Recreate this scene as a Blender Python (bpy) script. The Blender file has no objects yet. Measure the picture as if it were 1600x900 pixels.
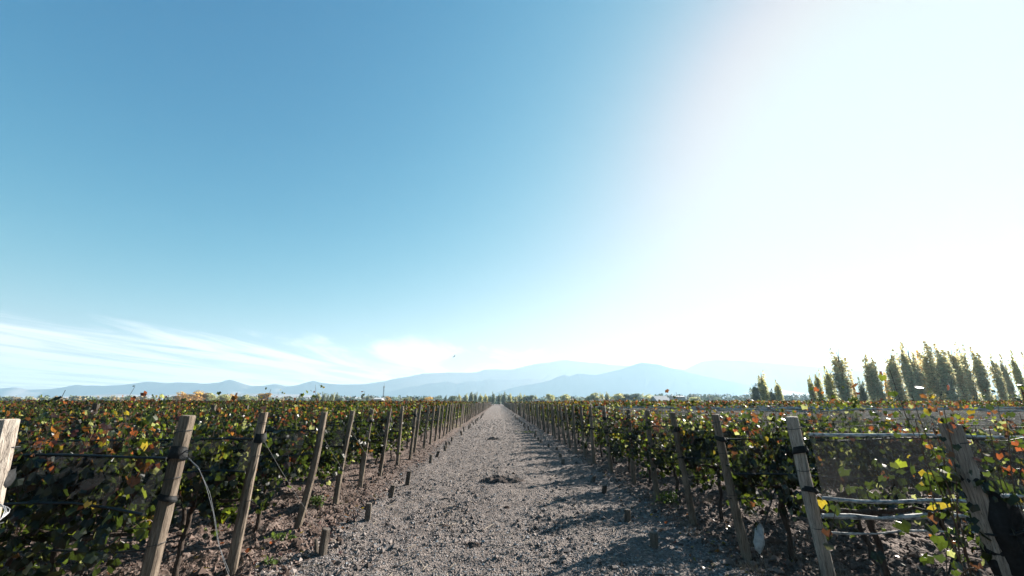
import bpy, math, random
import numpy as np
from mathutils import Vector, Matrix
random.seed(7)
RNG = np.random.default_rng(11)
R = math.radians
SC = bpy.context.scene
COL = SC.collection

# ---------------------------------------------------------------- camera
H = 2.15                      # eye height
F = 625.0 / 1600.0            # focal length as a share of the picture width
PITCH = R(15.9); YAW = R(1.94)
cam_d = bpy.data.cameras.new('camera')
cam_d.sensor_width = 36; cam_d.lens = 36 * F
cam_d.clip_start = 0.05; cam_d.clip_end = 30000
cam = bpy.data.objects.new('camera', cam_d); COL.objects.link(cam)
cam.location = (0, 0, H)
cam.rotation_euler = (math.pi / 2 + PITCH, 0, -YAW)
SC.camera = cam

# ---------------------------------------------------------------- sky, sun, exposure
SUN_EL = R(28.5); SUN_AZ = R(49.5) + YAW          # azimuth clockwise from +Y
SUN_DIR = Vector((math.sin(SUN_AZ) * math.cos(SUN_EL), math.cos(SUN_AZ) * math.cos(SUN_EL), math.sin(SUN_EL)))
W = bpy.data.worlds.new('World'); SC.world = W; W.use_nodes = True
nt = W.node_tree; nt.nodes.clear()
def wn(t, **k):
    n = nt.nodes.new(t)
    for a, b in k.items(): setattr(n, a, b)
    return n
def wmath(op, a, b=None, clamp=False):
    n = wn('ShaderNodeMath', operation=op, use_clamp=clamp)
    for i, x in enumerate((a, b)):
        if x is None: continue
        if isinstance(x, (int, float)): n.inputs[i].default_value = x
        else: nt.links.new(x, n.inputs[i])
    return n.outputs[0]
def wramp(x, lo, hi):
    n = wn('ShaderNodeMapRange', interpolation_type='SMOOTHSTEP')
    nt.links.new(x, n.inputs[0]); n.inputs[1].default_value = lo; n.inputs[2].default_value = hi
    return n.outputs[0]
sky = wn('ShaderNodeTexSky', sky_type='NISHITA', sun_disc=False)
sky.sun_elevation = SUN_EL; sky.sun_rotation = SUN_AZ
sky.altitude = 900; sky.air_density = 1.0; sky.dust_density = 1.2; sky.ozone_density = 5.0
# the clear, dry-air blue of the photograph: deeper where the sky is dark, white towards the sun and the horizon
SKY = 0.10
sps = wn('ShaderNodeSeparateColor'); nt.links.new(sky.outputs[0], sps.inputs[0])
def chan(x, gain, power, top):                   # soft shoulder: the glare round the sun rolls off instead of clipping hard
    y = wmath('MULTIPLY', wmath('POWER', wmath('MULTIPLY', x, 0.12), power), gain)
    e = wmath('POWER', math.e, wmath('MULTIPLY', y, -1.0 / top))
    return wmath('MULTIPLY', wmath('SUBTRACT', 1.0, e), top / SKY)
cmc = wn('ShaderNodeCombineColor')
for i_, (g_, p_, t_) in enumerate(((5.6, 2.45, 0.180), (1.02, 1.38, 0.200), (0.575, 1.05, 0.203))):
    nt.links.new(chan(sps.outputs[i_], g_, p_, t_), cmc.inputs[i_])
# thin cirrus: a noise on a high flat layer, drawn out along the wind
tc = wn('ShaderNodeTexCoord'); sep = wn('ShaderNodeSeparateXYZ'); nt.links.new(tc.outputs['Generated'], sep.inputs[0])
dz = wmath('MAXIMUM', sep.outputs[2], 0.012)
qx = wmath('DIVIDE', sep.outputs[0], wmath('ADD', dz, 0.02)); qy = wmath('DIVIDE', sep.outputs[1], wmath('ADD', dz, 0.02))
cmb = wn('ShaderNodeCombineXYZ'); nt.links.new(qx, cmb.inputs[0]); nt.links.new(qy, cmb.inputs[1])
mp = wn('ShaderNodeMapping'); nt.links.new(cmb.outputs[0], mp.inputs[0])
mp.inputs['Rotation'].default_value = (0, 0, R(4)); mp.inputs['Scale'].default_value = (0.95, 0.21, 1); mp.inputs['Location'].default_value = (3.1, 1.7, 0)
nz = wn('ShaderNodeTexNoise'); nt.links.new(mp.outputs[0], nz.inputs[0])
nz.inputs['Scale'].default_value = 1.0; nz.inputs['Detail'].default_value = 9; nz.inputs['Roughness'].default_value = 0.60; nz.inputs['Distortion'].default_value = 0.7
mp2 = wn('ShaderNodeMapping'); nt.links.new(cmb.outputs[0], mp2.inputs[0])
mp2.inputs['Scale'].default_value = (0.16, 0.05, 1); mp2.inputs['Location'].default_value = (0.4, 0.2, 0)
nz2 = wn('ShaderNodeTexNoise'); nt.links.new(mp2.outputs[0], nz2.inputs[0]); nz2.inputs['Scale'].default_value = 1.0; nz2.inputs['Detail'].default_value = 3
# the bank of cloud lies low in the sky, over the mountains, thinning out to the sun's side
low = wmath('SUBTRACT', 1.0, wramp(sep.outputs[2], 0.10, 0.20))
wside = wmath('SUBTRACT', 1.0, wramp(sep.outputs[0], 0.0, 0.45))
cov = wmath('MULTIPLY', low, wside)
thr = wmath('SUBTRACT', wmath('ADD', nz.outputs[0], wmath('MULTIPLY', nz2.outputs[0], 0.35)), wmath('SUBTRACT', 0.80, wmath('MULTIPLY', cov, 0.26)))
dens = wmath('MULTIPLY', wramp(thr, 0.02, 0.22), cov)
dens = wmath('MULTIPLY', dens, 0.95)
cl = wn('ShaderNodeMix', data_type='RGBA'); nt.links.new(dens, cl.inputs[0]); nt.links.new(cmc.outputs[0], cl.inputs[6])
cl.inputs[7].default_value = (0.285 / SKY, 0.285 / SKY, 0.29 / SKY, 1)
bg = wn('ShaderNodeBackground'); bg.inputs[1].default_value = SKY
wo = wn('ShaderNodeOutputWorld'); nt.links.new(cl.outputs[2], bg.inputs[0]); nt.links.new(bg.outputs[0], wo.inputs[0])

sun_d = bpy.data.lights.new('sun', 'SUN'); sun_d.energy = 5.0; sun_d.angle = R(0.53); sun_d.color = (1.0, 0.93, 0.84)
sun = bpy.data.objects.new('sun', sun_d); COL.objects.link(sun)
sun.rotation_euler = (-SUN_DIR).to_track_quat('-Z', 'Y').to_euler(); sun.location = SUN_DIR * 50

SC.view_settings.view_transform = 'Standard'; SC.view_settings.look = 'None'
SC.view_settings.gamma = 1; SC.view_settings.use_curve_mapping = False
SC.view_settings.exposure = 2.0
SC.render.engine = 'CYCLES'
SC.cycles.max_bounces = 6; SC.cycles.transparent_max_bounces = 24; SC.cycles.volume_bounces = 0
SC.cycles.diffuse_bounces = 3; SC.cycles.glossy_bounces = 2; SC.cycles.transmission_bounces = 4
SC.cycles.caustics_reflective = False; SC.cycles.caustics_refractive = False
SC.cycles.use_denoising = True

# ---------------------------------------------------------------- helpers
def ray(u, v):
    """direction of a photo pixel (1600 x 900), scaled so that y = 1"""
    rx = (u - 800) / 625.0; up = (450 - v) / 625.0
    y = math.cos(PITCH) - up * math.sin(PITCH); z = math.sin(PITCH) + up * math.cos(PITCH)
    x, y = rx * math.cos(YAW) + y * math.sin(YAW), y * math.cos(YAW) - rx * math.sin(YAW)
    return Vector((x / y, 1.0, z / y))
def at(u, v, Y): d = ray(u, v); return Vector((d.x * Y, Y, H + d.z * Y))
def onground(u, v, z=0.0): d = ray(u, v); t = (z - H) / d.z; return Vector((d.x * t, t, z))

def link(o, parent=None):
    COL.objects.link(o)
    if parent is not None: o.parent = parent
    return o
def meshobj(name, me, parent=None, loc=None): 
    o = bpy.data.objects.new(name, me); link(o, parent)
    if loc is not None: o.location = loc
    return o
def empty(name, loc=(0, 0, 0), rz=0.0):
    o = bpy.data.objects.new(name, None); o.empty_display_size = 0.1; link(o); o.location = loc; o.rotation_euler = (0, 0, rz); return o
def tag(o, label, cat, group=None, kind=None):
    if label: o['label'] = label
    if cat: o['category'] = cat
    if group: o['group'] = group
    if kind: o['kind'] = kind
    return o
def structure(o): o['kind'] = 'structure'; return o

class MB:
    """collects numpy pieces of one polygon size and links them as one mesh"""
    def __init__(s): s.v = []; s.f3 = []; s.f4 = []; s.c = []; s.n = 0; s.m3 = []; s.m4 = []
    def add(s, v, f, col=None, mat=0):
        v = np.asarray(v, float).reshape(-1, 3); f = np.asarray(f, int)
        s.v.append(v)
        (s.f3 if f.shape[1] == 3 else s.f4).append(f + s.n)
        (s.m3 if f.shape[1] == 3 else s.m4).append(np.full(len(f), mat))
        c = np.ones((len(v), 4))
        if col is not None:
            col = np.asarray(col, float)
            c[:, :3] = col if col.ndim == 2 else col[None, :3]
        s.c.append(c); s.n += len(v)
    def tube(s, pts, rad, n=6, cap=True, col=None, mat=0):
        pts = [Vector(p) for p in pts]; k = len(pts)
        if not hasattr(rad, '__len__'): rad = [rad] * k
        V = []; ref = Vector((0, 0, 1))
        t0 = (pts[-1] - pts[0]).normalized()
        if abs(t0.z) > 0.9: ref = Vector((1, 0, 0))
        for i, p in enumerate(pts):
            t = (pts[min(i + 1, k - 1)] - pts[max(i - 1, 0)]).normalized()
            a = t.cross(ref).normalized(); b = a.cross(t).normalized()
            for j in range(n):
                an = 2 * math.pi * j / n
                V.append(p + (a * math.cos(an) + b * math.sin(an)) * rad[i])
        Fq = [(i * n + j, i * n + (j + 1) % n, (i + 1) * n + (j + 1) % n, (i + 1) * n + j) for i in range(k - 1) for j in range(n)]
        s.add([tuple(x) for x in V], Fq, col, mat)
        if cap:
            for i, rev in ((0, True), (k - 1, False)):
                ring = V[i * n:(i + 1) * n]; VV = [tuple(x) for x in ring] + [tuple(pts[i])]
                T = [((j + 1) % n, j, n) if rev else (j, (j + 1) % n, n) for j in range(n)]
                s.add(VV, T, col, mat)
    def box(s, x0, x1, y0, y1, z0, z1, col=None, mat=0):
        V = [(x, y, z) for z in (z0, z1) for y in (y0, y1) for x in (x0, x1)]
        s.add(V, [(0, 2, 3, 1), (4, 5, 7, 6), (0, 1, 5, 4), (2, 6, 7, 3), (0, 4, 6, 2), (1, 3, 7, 5)], col, mat)
    def mesh(s, name, mats, smooth=False, color=True):
        me = bpy.data.meshes.new(name)
        v = np.concatenate(s.v) if s.v else np.zeros((0, 3))
        f3 = np.concatenate(s.f3) if s.f3 else np.zeros((0, 3), int)
        f4 = np.concatenate(s.f4) if s.f4 else np.zeros((0, 4), int)
        mi = np.concatenate([x for x in s.m3] + [x for x in s.m4]) if (s.m3 or s.m4) else np.zeros(0)
        me.vertices.add(len(v)); me.vertices.foreach_set('co', v.ravel())
        nl = f3.size + f4.size; me.loops.add(nl)
        me.loops.foreach_set('vertex_index', np.concatenate([f3.ravel(), f4.ravel()]).astype(np.int32))
        npoly = len(f3) + len(f4); me.polygons.add(npoly)
        st = np.concatenate([np.arange(len(f3)) * 3, f3.size + np.arange(len(f4)) * 4]).astype(np.int32)
        me.polygons.foreach_set('loop_start', st)
        if not isinstance(mats, (list, tuple)): mats = [mats]
        for m in mats: me.materials.append(m)
        me.polygons.foreach_set('material_index', mi.astype(np.int32))
        me.polygons.foreach_set('use_smooth', np.full(npoly, bool(smooth)))
        me.update(calc_edges=True); me.validate()
        if color:
            a = me.color_attributes.new('Col', 'FLOAT_COLOR', 'POINT')
            a.data.foreach_set('color', np.concatenate(s.c).astype(np.float32).ravel())
        return me
    def build(s, name, mats, parent=None, smooth=False, color=True):
        return meshobj(name, s.mesh(name, mats, smooth, color), parent)

# ---- value noise for shaping (numpy)
_P = np.random.default_rng(3).random((256, 256))
def vnoise(x, y):
    xi = np.floor(x).astype(int); yi = np.floor(y).astype(int); fx = x - xi; fy = y - yi
    fx = fx * fx * (3 - 2 * fx); fy = fy * fy * (3 - 2 * fy)
    a = _P[xi & 255, yi & 255]; b = _P[(xi + 1) & 255, yi & 255]; c = _P[xi & 255, (yi + 1) & 255]; d = _P[(xi + 1) & 255, (yi + 1) & 255]
    return (a * (1 - fx) + b * fx) * (1 - fy) + (c * (1 - fx) + d * fx) * fy
def fbm(x, y, o=4):
    s = 0; a = 0.5
    for i in range(o): s = s + a * (vnoise(x + 17.3 * i, y + 5.1 * i) - 0.5); x = x * 2.03; y = y * 2.03; a *= 0.5
    return s

# ---------------------------------------------------------------- materials
MATS = {}
def mat(name):
    m = bpy.data.materials.new(name); m.use_nodes = True; m.node_tree.nodes.clear(); MATS[name] = m
    t = m.node_tree
    class N:
        def n(s, ty, **k):
            x = t.nodes.new(ty)
            for a, b in k.items():
                if a.startswith('i_'):
                    x.inputs[a[2:].replace('_', ' ')].default_value = b
                else: setattr(x, a, b)
            return x
        def l(s, a, b): t.links.new(a, b)
        def out(s, sh, vol=False):
            o = t.nodes.new('ShaderNodeOutputMaterial'); t.links.new(sh, o.inputs[1 if vol else 0])
        def noise(s, scale, detail=4, rough=0.55, vec=None, sc=None, coord='Object', dist=0.0):
            x = t.nodes.new('ShaderNodeTexNoise'); x.inputs['Scale'].default_value = scale; x.inputs['Detail'].default_value = detail
            x.inputs['Roughness'].default_value = rough; x.inputs['Distortion'].default_value = dist
            if vec is None:
                c = t.nodes.new('ShaderNodeTexCoord'); vec = c.outputs[coord]
            if sc:
                mp = t.nodes.new('ShaderNodeMapping'); t.links.new(vec, mp.inputs[0]); mp.inputs['Scale'].default_value = sc; vec = mp.outputs[0]
            t.links.new(vec, x.inputs['Vector']); return x
        def ramp(s, x, *stops):
            r = t.nodes.new('ShaderNodeValToRGB'); e = r.color_ramp.elements
            while len(e) < len(stops): e.new(0.5)
            for q, (p, c) in zip(e, stops): q.position = p; q.color = (*c, 1) if len(c) == 3 else c
            t.links.new(x, r.inputs[0]); return r.outputs[0]
        def mix(s, f, a, b, mode='MIX'):
            m_ = t.nodes.new('ShaderNodeMix'); m_.data_type = 'RGBA'; m_.blend_type = mode
            for i, x in ((0, f), (6, a), (7, b)):
                if isinstance(x, (int, float)): m_.inputs[i].default_value = x
                elif isinstance(x, tuple): m_.inputs[i].default_value = (*x, 1) if len(x) == 3 else x
                else: t.links.new(x, m_.inputs[i])
            return m_.outputs[2]
        def bump(s, h, strength=0.5, dist=0.02):
            b = t.nodes.new('ShaderNodeBump'); b.inputs['Strength'].default_value = strength; b.inputs['Distance'].default_value = dist
            t.links.new(h, b.inputs['Height']); return b.outputs[0]
        def bsdf(s, col=None, rough=0.8, normal=None, spec=0.3):
            p = t.nodes.new('ShaderNodeBsdfPrincipled'); p.inputs['Specular IOR Level'].default_value = spec
            if isinstance(rough, (int, float)): p.inputs['Roughness'].default_value = rough
            else: t.links.new(rough, p.inputs['Roughness'])
            if isinstance(col, tuple): p.inputs['Base Color'].default_value = (*col, 1)
            elif col is not None: t.links.new(col, p.inputs['Base Color'])
            if normal is not None: t.links.new(normal, p.inputs['Normal'])
            return p.outputs[0]
    return m, N()

# ---------------------------------------------------------------- mountains and haze
HAZE = 1.65e-4
m_mt, N = mat('mountain_rock')
n1 = N.noise(0.004, 6); N.out(N.bsdf(N.ramp(n1.outputs[0], (0.3, (0.52, 0.43, 0.40)), (0.7, (0.56, 0.46, 0.43))), 0.95))  # rock colour paled to stand in for part of the haze
def ridge(name, D, pts, half, seed):
    P = [(ray(u, v).x * D, H + ray(u, v).z * D) for u, v in pts]
    xs = np.array([p[0] for p in P]); zs = np.array([max(p[1], 0) for p in P])
    n = 260; m = 25
    X = np.linspace(xs[0], xs[-1], n); Zr = np.interp(X, xs, zs)
    Zr = Zr * (1 + 0.02 * fbm(X / (0.02 * D) + seed, X * 0 + seed, 4))
    T = np.linspace(-1, 1, m)
    XX, TT = np.meshgrid(X, T)
    prof = (1 - np.abs(TT)) ** 1.25
    spur = 1 + (1 - prof) * 0.5 * fbm(XX / (0.016 * D) + seed * 3.1, TT * 6 + seed, 5) * (np.abs(TT) > 0.01)
    wob = (TT < 0) * (1 - prof) * 0.02 * D * (fbm(XX / (0.05 * D) + seed, TT * 3.5 + seed * 2, 4) * 1.6 + 0.5 * fbm(TT * 2 + seed * 7, TT * 0, 2))
    ZZ = np.interp(XX + wob, X, Zr) * prof * np.clip(spur, 0.3, 1.0) - 3 * (np.abs(TT) > 0.98)
    YY = D + TT * half * 0.36
    i = np.arange(m - 1)[:, None] * n + np.arange(n - 1)[None, :]
    i = i.ravel(); f = np.stack([i, i + 1, i + n + 1, i + n], 1)
    b = MB(); b.add(np.stack([XX, YY, ZZ], -1).reshape(-1, 3), f)
    return structure(b.build(name, m_mt, smooth=False, color=False))
ridge('hill', 1900, [(-60, 627), (-20, 625), (20, 625.5), (45, 622), (62, 620.5), (82, 623), (117, 627.5), (140, 629)], 160, 1)
ridge('hill', 2500, [(10, 628), (60, 623), (95, 620), (150, 617), (186, 615), (217, 617), (240, 617.5), (280, 616), (330, 616), (390, 615), (430, 615), (480, 617), (560, 621), (640, 627)], 250, 2)
ridge('mountains', 3700, [(-500, 612), (-200, 606), (0, 607), (25, 605), (45, 609), (80, 608), (100, 605), (120, 601), (135, 603), (142, 602), (160, 603), (190, 601.5), (215, 598.5), (228, 596.5), (240, 597),
  (262, 599), (275, 597.5), (300, 598), (320, 600), (345, 597), (355, 593.5), (362, 593.5), (375, 598), (392, 603), (410, 603), (430, 600), (450, 604), (465, 602), (480, 597), (490, 595), (500, 598), (520, 600), (540, 601), (570, 600),
  (600, 596), (615, 592), (640, 588), (660, 584), (700, 582), (720, 582.5), (745, 582), (755, 578), (775, 577), (795, 578), (810, 575), (830, 570), (845, 567), (858, 567), (870, 564), (885, 562.5), (900, 565), (930, 567),
  (960, 571), (1000, 572), (1050, 575), (1150, 585), (1300, 600)], 500, 3)
ridge('mountains', 3300, [(560, 628), (605, 613), (620, 610), (632, 606), (640, 604), (655, 603), (665, 600), (685, 598), (697, 596), (705, 597.5), (714, 600), (728, 596), (745, 596), (762, 593), (790, 594), (810, 593.5), (830, 591), (850, 594),
  (870, 600), (900, 606), (940, 612), (980, 618), (1020, 628)], 400, 4)
ridge('mountains', 2900, [(740, 628), (780, 612), (800, 606), (820, 602), (845, 598), (860, 594), (870, 589), (882, 586), (890, 588), (902, 584), (918, 585), (930, 586), (950, 582), (970, 577), (990, 570), (1003, 566), (1018, 568), (1030, 570), (1060, 578),
  (1100, 588), (1160, 600), (1240, 612), (1330, 625)], 420, 5)
ridge('mountains', 3400, [(960, 628), (1010, 603), (1040, 590), (1060, 583), (1080, 572), (1100, 564), (1120, 562), (1150, 563), (1200, 567), (1260, 572), (1330, 578), (1420, 586), (1520, 590), (1700, 596), (1900, 606)], 480, 6)

m_hz, N = mat('haze_air')
pv = N.n('ShaderNodeVolumePrincipled'); pv.inputs['Color'].default_value = (0.54, 0.81, 1.0, 1); pv.inputs['Density'].default_value = HAZE
pv.inputs['Anisotropy'].default_value = 0.27
N.out(pv.outputs[0], vol=True)
b = MB(); b.box(-9000, 9000, -800, 5400, -1.5, 405)
tag(b.build('haze', m_hz, color=False), 'thin pale haze filling the air over the valley', 'haze', kind='stuff')

# ---------------------------------------------------------------- ground and path
def sstep(a, b, x): t = np.clip((x - a) / (b - a), 0, 1); return t * t * (3 - 2 * t)
def edge(y, s=0): return 2.85 + np.where(np.asarray(s) > 0, 0.55, 0.0) + 0.7 * fbm(y * 0.6 + 3, np.sign(s) * 4.0 + 1.5 + y * 0, 4)
def gz(x, y):
    x = np.asarray(x, float); y = np.asarray(y, float); ax = np.abs(x)
    near = 1 - sstep(35, 90, np.abs(y))
    soil = np.where(x > 0, sstep(3.1, 4.3, ax), sstep(2.6, 3.6, ax))
    z = 0.05 * fbm(x * 0.5, y * 0.5, 2) + (1 - soil) * (0.07 * fbm(x * 1.6 + 9, y * 1.9, 3) + 0.085 * fbm(x * 5, y * 5 + 4, 4) + 0.15 * np.maximum(fbm(x * 3.1 + 60, y * 3.4 + 2, 3) - 0.07, 0) - 0.12 * np.maximum(fbm(x * 2.2 + 10, y * 3.0 + 33, 3) - 0.10, 0))
    cl = fbm(x * 2.4 + 40, y * 3.2 + 7, 5)
    z = z + soil * (0.26 * cl + 0.16 * np.maximum(fbm(x * 7 + 3, y * 8, 3), -0.05) + 0.05 * fbm(x * 0.7, y * 3.4 + 20, 2))
    return z * near
def gz1(x, y): return float(gz(np.array([x]), np.array([y]))[0])

def gravel_mat(name, path):
    m, N = mat(name)
    tcn = N.n('ShaderNodeTexCoord'); v = tcn.outputs['Object']
    big = N.noise(0.9, 5, 0.6, v); mid = N.noise(7, 5, 0.65, v); fine = N.noise(60, 3, 0.7, v)
    vor = N.n('ShaderNodeTexVoronoi'); vor.inputs['Scale'].default_value = 34 if path else 22; N.l(v, vor.inputs['Vector'])
    if path: c = N.ramp(mid.outputs[0], (0.30, (0.078, 0.064, 0.058)), (0.52, (0.134, 0.115, 0.107)), (0.72, (0.190, 0.167, 0.156)))
    else: c = N.ramp(mid.outputs[0], (0.30, (0.0518, 0.0326, 0.0259)), (0.55, (0.0873, 0.0577, 0.0466)), (0.75, (0.1369, 0.0977, 0.0814)))
    c2 = N.ramp(big.outputs[0], (0.35, (0.78, 0.74, 0.72)), (0.65, (1.1, 1.08, 1.06)))
    c = N.mix(1.0, c, c2, 'MULTIPLY')
    c = N.mix(0.35, c, N.ramp(vor.outputs['Color'], (0.2, (0.0444, 0.0355, 0.0311)), (0.8, (0.1850, 0.1591, 0.1406))))
    b1 = N.bump(vor.outputs['Distance'], 0.9, 0.03)
    bn = N.n('ShaderNodeBump'); bn.inputs['Strength'].default_value = 0.7; bn.inputs['Distance'].default_value = 0.012
    N.l(fine.outputs[0], bn.inputs['Height']); N.l(b1, bn.inputs['Normal'])
    N.out(N.bsdf(c, 0.93, bn.outputs[0], 0.15)); return m
m_path = gravel_mat('path_gravel', True); m_soil = gravel_mat('ploughed_soil', False)
def _axis(inner, n, outer, m):
    a = np.linspace(-inner, inner, n); g = inner * (outer / inner) ** (np.arange(1, m + 1) / m)
    return np.concatenate([-g[::-1], a, g])
gx = _axis(8.5, 500, 8900, 70)
gy = np.concatenate([np.linspace(-700, -30, 6), np.linspace(-20, 1.0, 16), 1.2 * (30 / 1.2) ** np.linspace(0, 1, 400), 30 * (5300 / 30) ** (np.arange(1, 71) / 70)])
GX, GY = np.meshgrid(gx, gy); GZ = gz(GX, GY)
nx = len(gx); V = np.stack([GX, GY, GZ], -1).reshape(-1, 3)
ii = (np.arange(len(gy) - 1)[:, None] * nx + np.arange(nx - 1)[None, :]).ravel(); Q = np.stack([ii, ii + 1, ii + nx + 1, ii + nx], 1)
cx = V[Q].mean(1); onp = (np.abs(cx[:, 0]) < edge(cx[:, 1], cx[:, 0])) & (cx[:, 1] < 262) & (cx[:, 1] > -25)
for nm, sel, mm in (('ground', ~onp, m_soil), ('path', onp, m_path)):
    q = Q[sel]; used = np.unique(q); rem = np.zeros(len(V), int); rem[used] = np.arange(len(used))
    b = MB(); b.add(V[used], rem[q]); o = structure(b.build(nm, mm, smooth=True, color=False))
    if nm == 'ground': GROUND = o
    else: PATH = o

# loose stones, clods and litter
m_stone, N = mat('loose_stones')
a_ = N.n('ShaderNodeAttribute', attribute_name='Col'); N.out(N.bsdf(a_.outputs['Color'], 0.9, None, 0.2))
OCT = np.array([(1, 0, 0), (-1, 0, 0), (0, 1, 0), (0, -1, 0), (0, 0, 1), (0, 0, -1)], float)
OCF = np.array([(0, 2, 4), (2, 1, 4), (1, 3, 4), (3, 0, 4), (2, 0, 5), (1, 2, 5), (3, 1, 5), (0, 3, 5)])
def stones(n, xs, ys, size, cols, flat=0.65):
    z = gz(xs, ys); n = len(xs)
    v = OCT[None] * RNG.uniform(0.6, 1.25, (n, 6, 3)) + RNG.normal(0, 0.16, (n, 6, 3))
    v = v * size[:, None, None] * np.array([1, 1, flat])
    a = RNG.uniform(0, 6.28, n); c, s = np.cos(a), np.sin(a)
    x = v[..., 0] * c[:, None] - v[..., 1] * s[:, None]; y = v[..., 0] * s[:, None] + v[..., 1] * c[:, None]
    v = np.stack([x + xs[:, None], y + ys[:, None], v[..., 2] + (z + size * 0.22)[:, None]], -1)
    f = OCF[None] + (np.arange(n) * 6)[:, None, None]
    return v.reshape(-1, 3), f.reshape(-1, 3), np.repeat(cols, 6, 0)
def pix_y(n, v0, v1):
    vv = RNG.uniform(v0, v1, n); up = (450 - vv) / 625; yy = math.cos(PITCH) - up * math.sin(PITCH); zz = math.sin(PITCH) + up * math.cos(PITCH)
    return np.minimum(-H * yy / zz, 120)
n = 46000; ys = pix_y(n, 655, 960); xs = RNG.uniform(-1, 1, n); xs = xs * edge(ys, xs) * 1.08
sz = np.exp(RNG.normal(-4.55, 0.42, n)); sz = np.clip(np.maximum(sz, 0.0011 * ys), 0.006, 0.06)
t = RNG.random((n, 1)); cols = np.array([0.060, 0.052, 0.050]) * (1 - t) + np.array([0.250, 0.228, 0.220]) * t
cols = cols * (1 + np.array([0.12, 0.0, -0.08]) * RNG.normal(0, 0.8, (n, 1)))
keep = RNG.random(n) < 1 - sstep(14, 70, ys); xs, ys, sz, cols = xs[keep], ys[keep], sz[keep], cols[keep]; n = len(xs)
b = MB(); v, f, c = stones(n, xs, ys, sz, cols); b.add(v, f, c)
n = 10000; ys = pix_y(n, 665, 960); xs = RNG.uniform(-1, 1, n); xs = xs * edge(ys, xs) * 1.05; g_ = fbm(xs * 1.3 + 30, ys * 0.9, 3); keep = (g_ + RNG.normal(0, 0.06, n) > 0.02) & (ys < 45); xs, ys = xs[keep], ys[keep]; n = len(xs)
sz = np.clip(np.exp(RNG.normal(-3.75, 0.45, n)), 0.012, 0.065); t = RNG.random((n, 1)); v, f, c = stones(n, xs, ys, sz, np.array([0.05, 0.037, 0.031]) * (1 - t) + np.array([0.21, 0.178, 0.162]) * t, 0.7); b.add(v, f, c)
tag(b.build('gravel', m_stone), 'loose grey and pinkish gravel scattered over the vineyard path', 'gravel', kind='stuff')
n = 15000; ys = pix_y(n, 690, 960); sd = RNG.choice([-1, 1], n); xs = sd * (np.where(sd > 0, 3.2, 2.65) + RNG.exponential(2.2, n))
sz = np.clip(np.exp(RNG.normal(-3.9, 0.5, n)), 0.008, 0.07)
t = RNG.random((n, 1)); cols = np.array([0.042, 0.027, 0.021]) * (1 - t) + np.array([0.15, 0.106, 0.088]) * t
b = MB(); v, f, c = stones(n, xs, ys, sz, cols, 0.8); b.add(v, f, c)
tag(b.build('crumbled_soil', m_stone), 'reddish brown crumbs of ploughed soil beside the vine rows', 'soil', kind='stuff')
# large clods: each a piece of the ground
m_clod, N = mat('soil_clod')
n1 = N.noise(14, 5, 0.65); N.out(N.bsdf(N.ramp(n1.outputs[0], (0.3, (0.0518, 0.0340, 0.0281)), (0.7, (0.1221, 0.0873, 0.0718))), 0.95, N.bump(n1.outputs[0], 0.8, 0.03), 0.1))
def clod_mesh(seed):
    r = np.random.default_rng(seed); b = MB(); V = []; nn = 7; mm = 4
    for i in range(mm):
        ph = math.pi * 0.5 * i / mm
        for j in range(nn):
            rr = (1 + r.normal(0, 0.16)) * math.cos(ph); an = 2 * math.pi * j / nn
            V.append((rr * math.cos(an), rr * math.sin(an) * 0.8, math.sin(ph) * 0.75 * (1 + r.normal(0, 0.2)) - 0.12))
    V.append((0.1, 0, 0.62)); q = [(i * nn + j, i * nn + (j + 1) % nn, (i + 1) * nn + (j + 1) % nn, (i + 1) * nn + j) for i in range(mm - 1) for j in range(nn)]
    tt = [((mm - 1) * nn + j, (mm - 1) * nn + (j + 1) % nn, mm * nn) for j in range(nn)]
    b.add(V, q); b.n = 0; b.f3.append(np.array(tt)); b.m3.append(np.zeros(len(tt))); b.n = len(V)
    return b.mesh('clod', m_clod, color=False)
CL = [clod_mesh(i) for i in range(6)]
spots = []
for k in range(150):
    s = random.choice((-1, -1, 1)); y = random.uniform(4.6, 11); spots.append((s * ((2.85 if s < 0 else 3.4) + random.expovariate(0.8)), y, random.uniform(0.035, 0.10)))
for x, y, r_ in [(-2.2, 6.3, .06), (-1.9, 5.6, .05), (-.9, 8.1, .06), (-2.55, 7.4, .08), (-2.9, 6.9, .09), (-3.0, 7.7, .10), (-2.8, 8.6, .07), (1.1, 5.4, .05), (.2, 9.4, .07), (-.3, 7.1, .05)]: spots.append((x, y, r_))
for x, y, r_ in spots:
    o = meshobj('clod', CL[random.randrange(6)], GROUND if abs(x) > 2.6 else PATH, (x, y, gz1(x, y)))
    o.scale = (r_ * random.uniform(.8, 1.5), r_ * random.uniform(.8, 1.2), r_ * random.uniform(.6, 1.1)); o.rotation_euler = (0, 0, random.uniform(0, 6.28))
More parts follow.
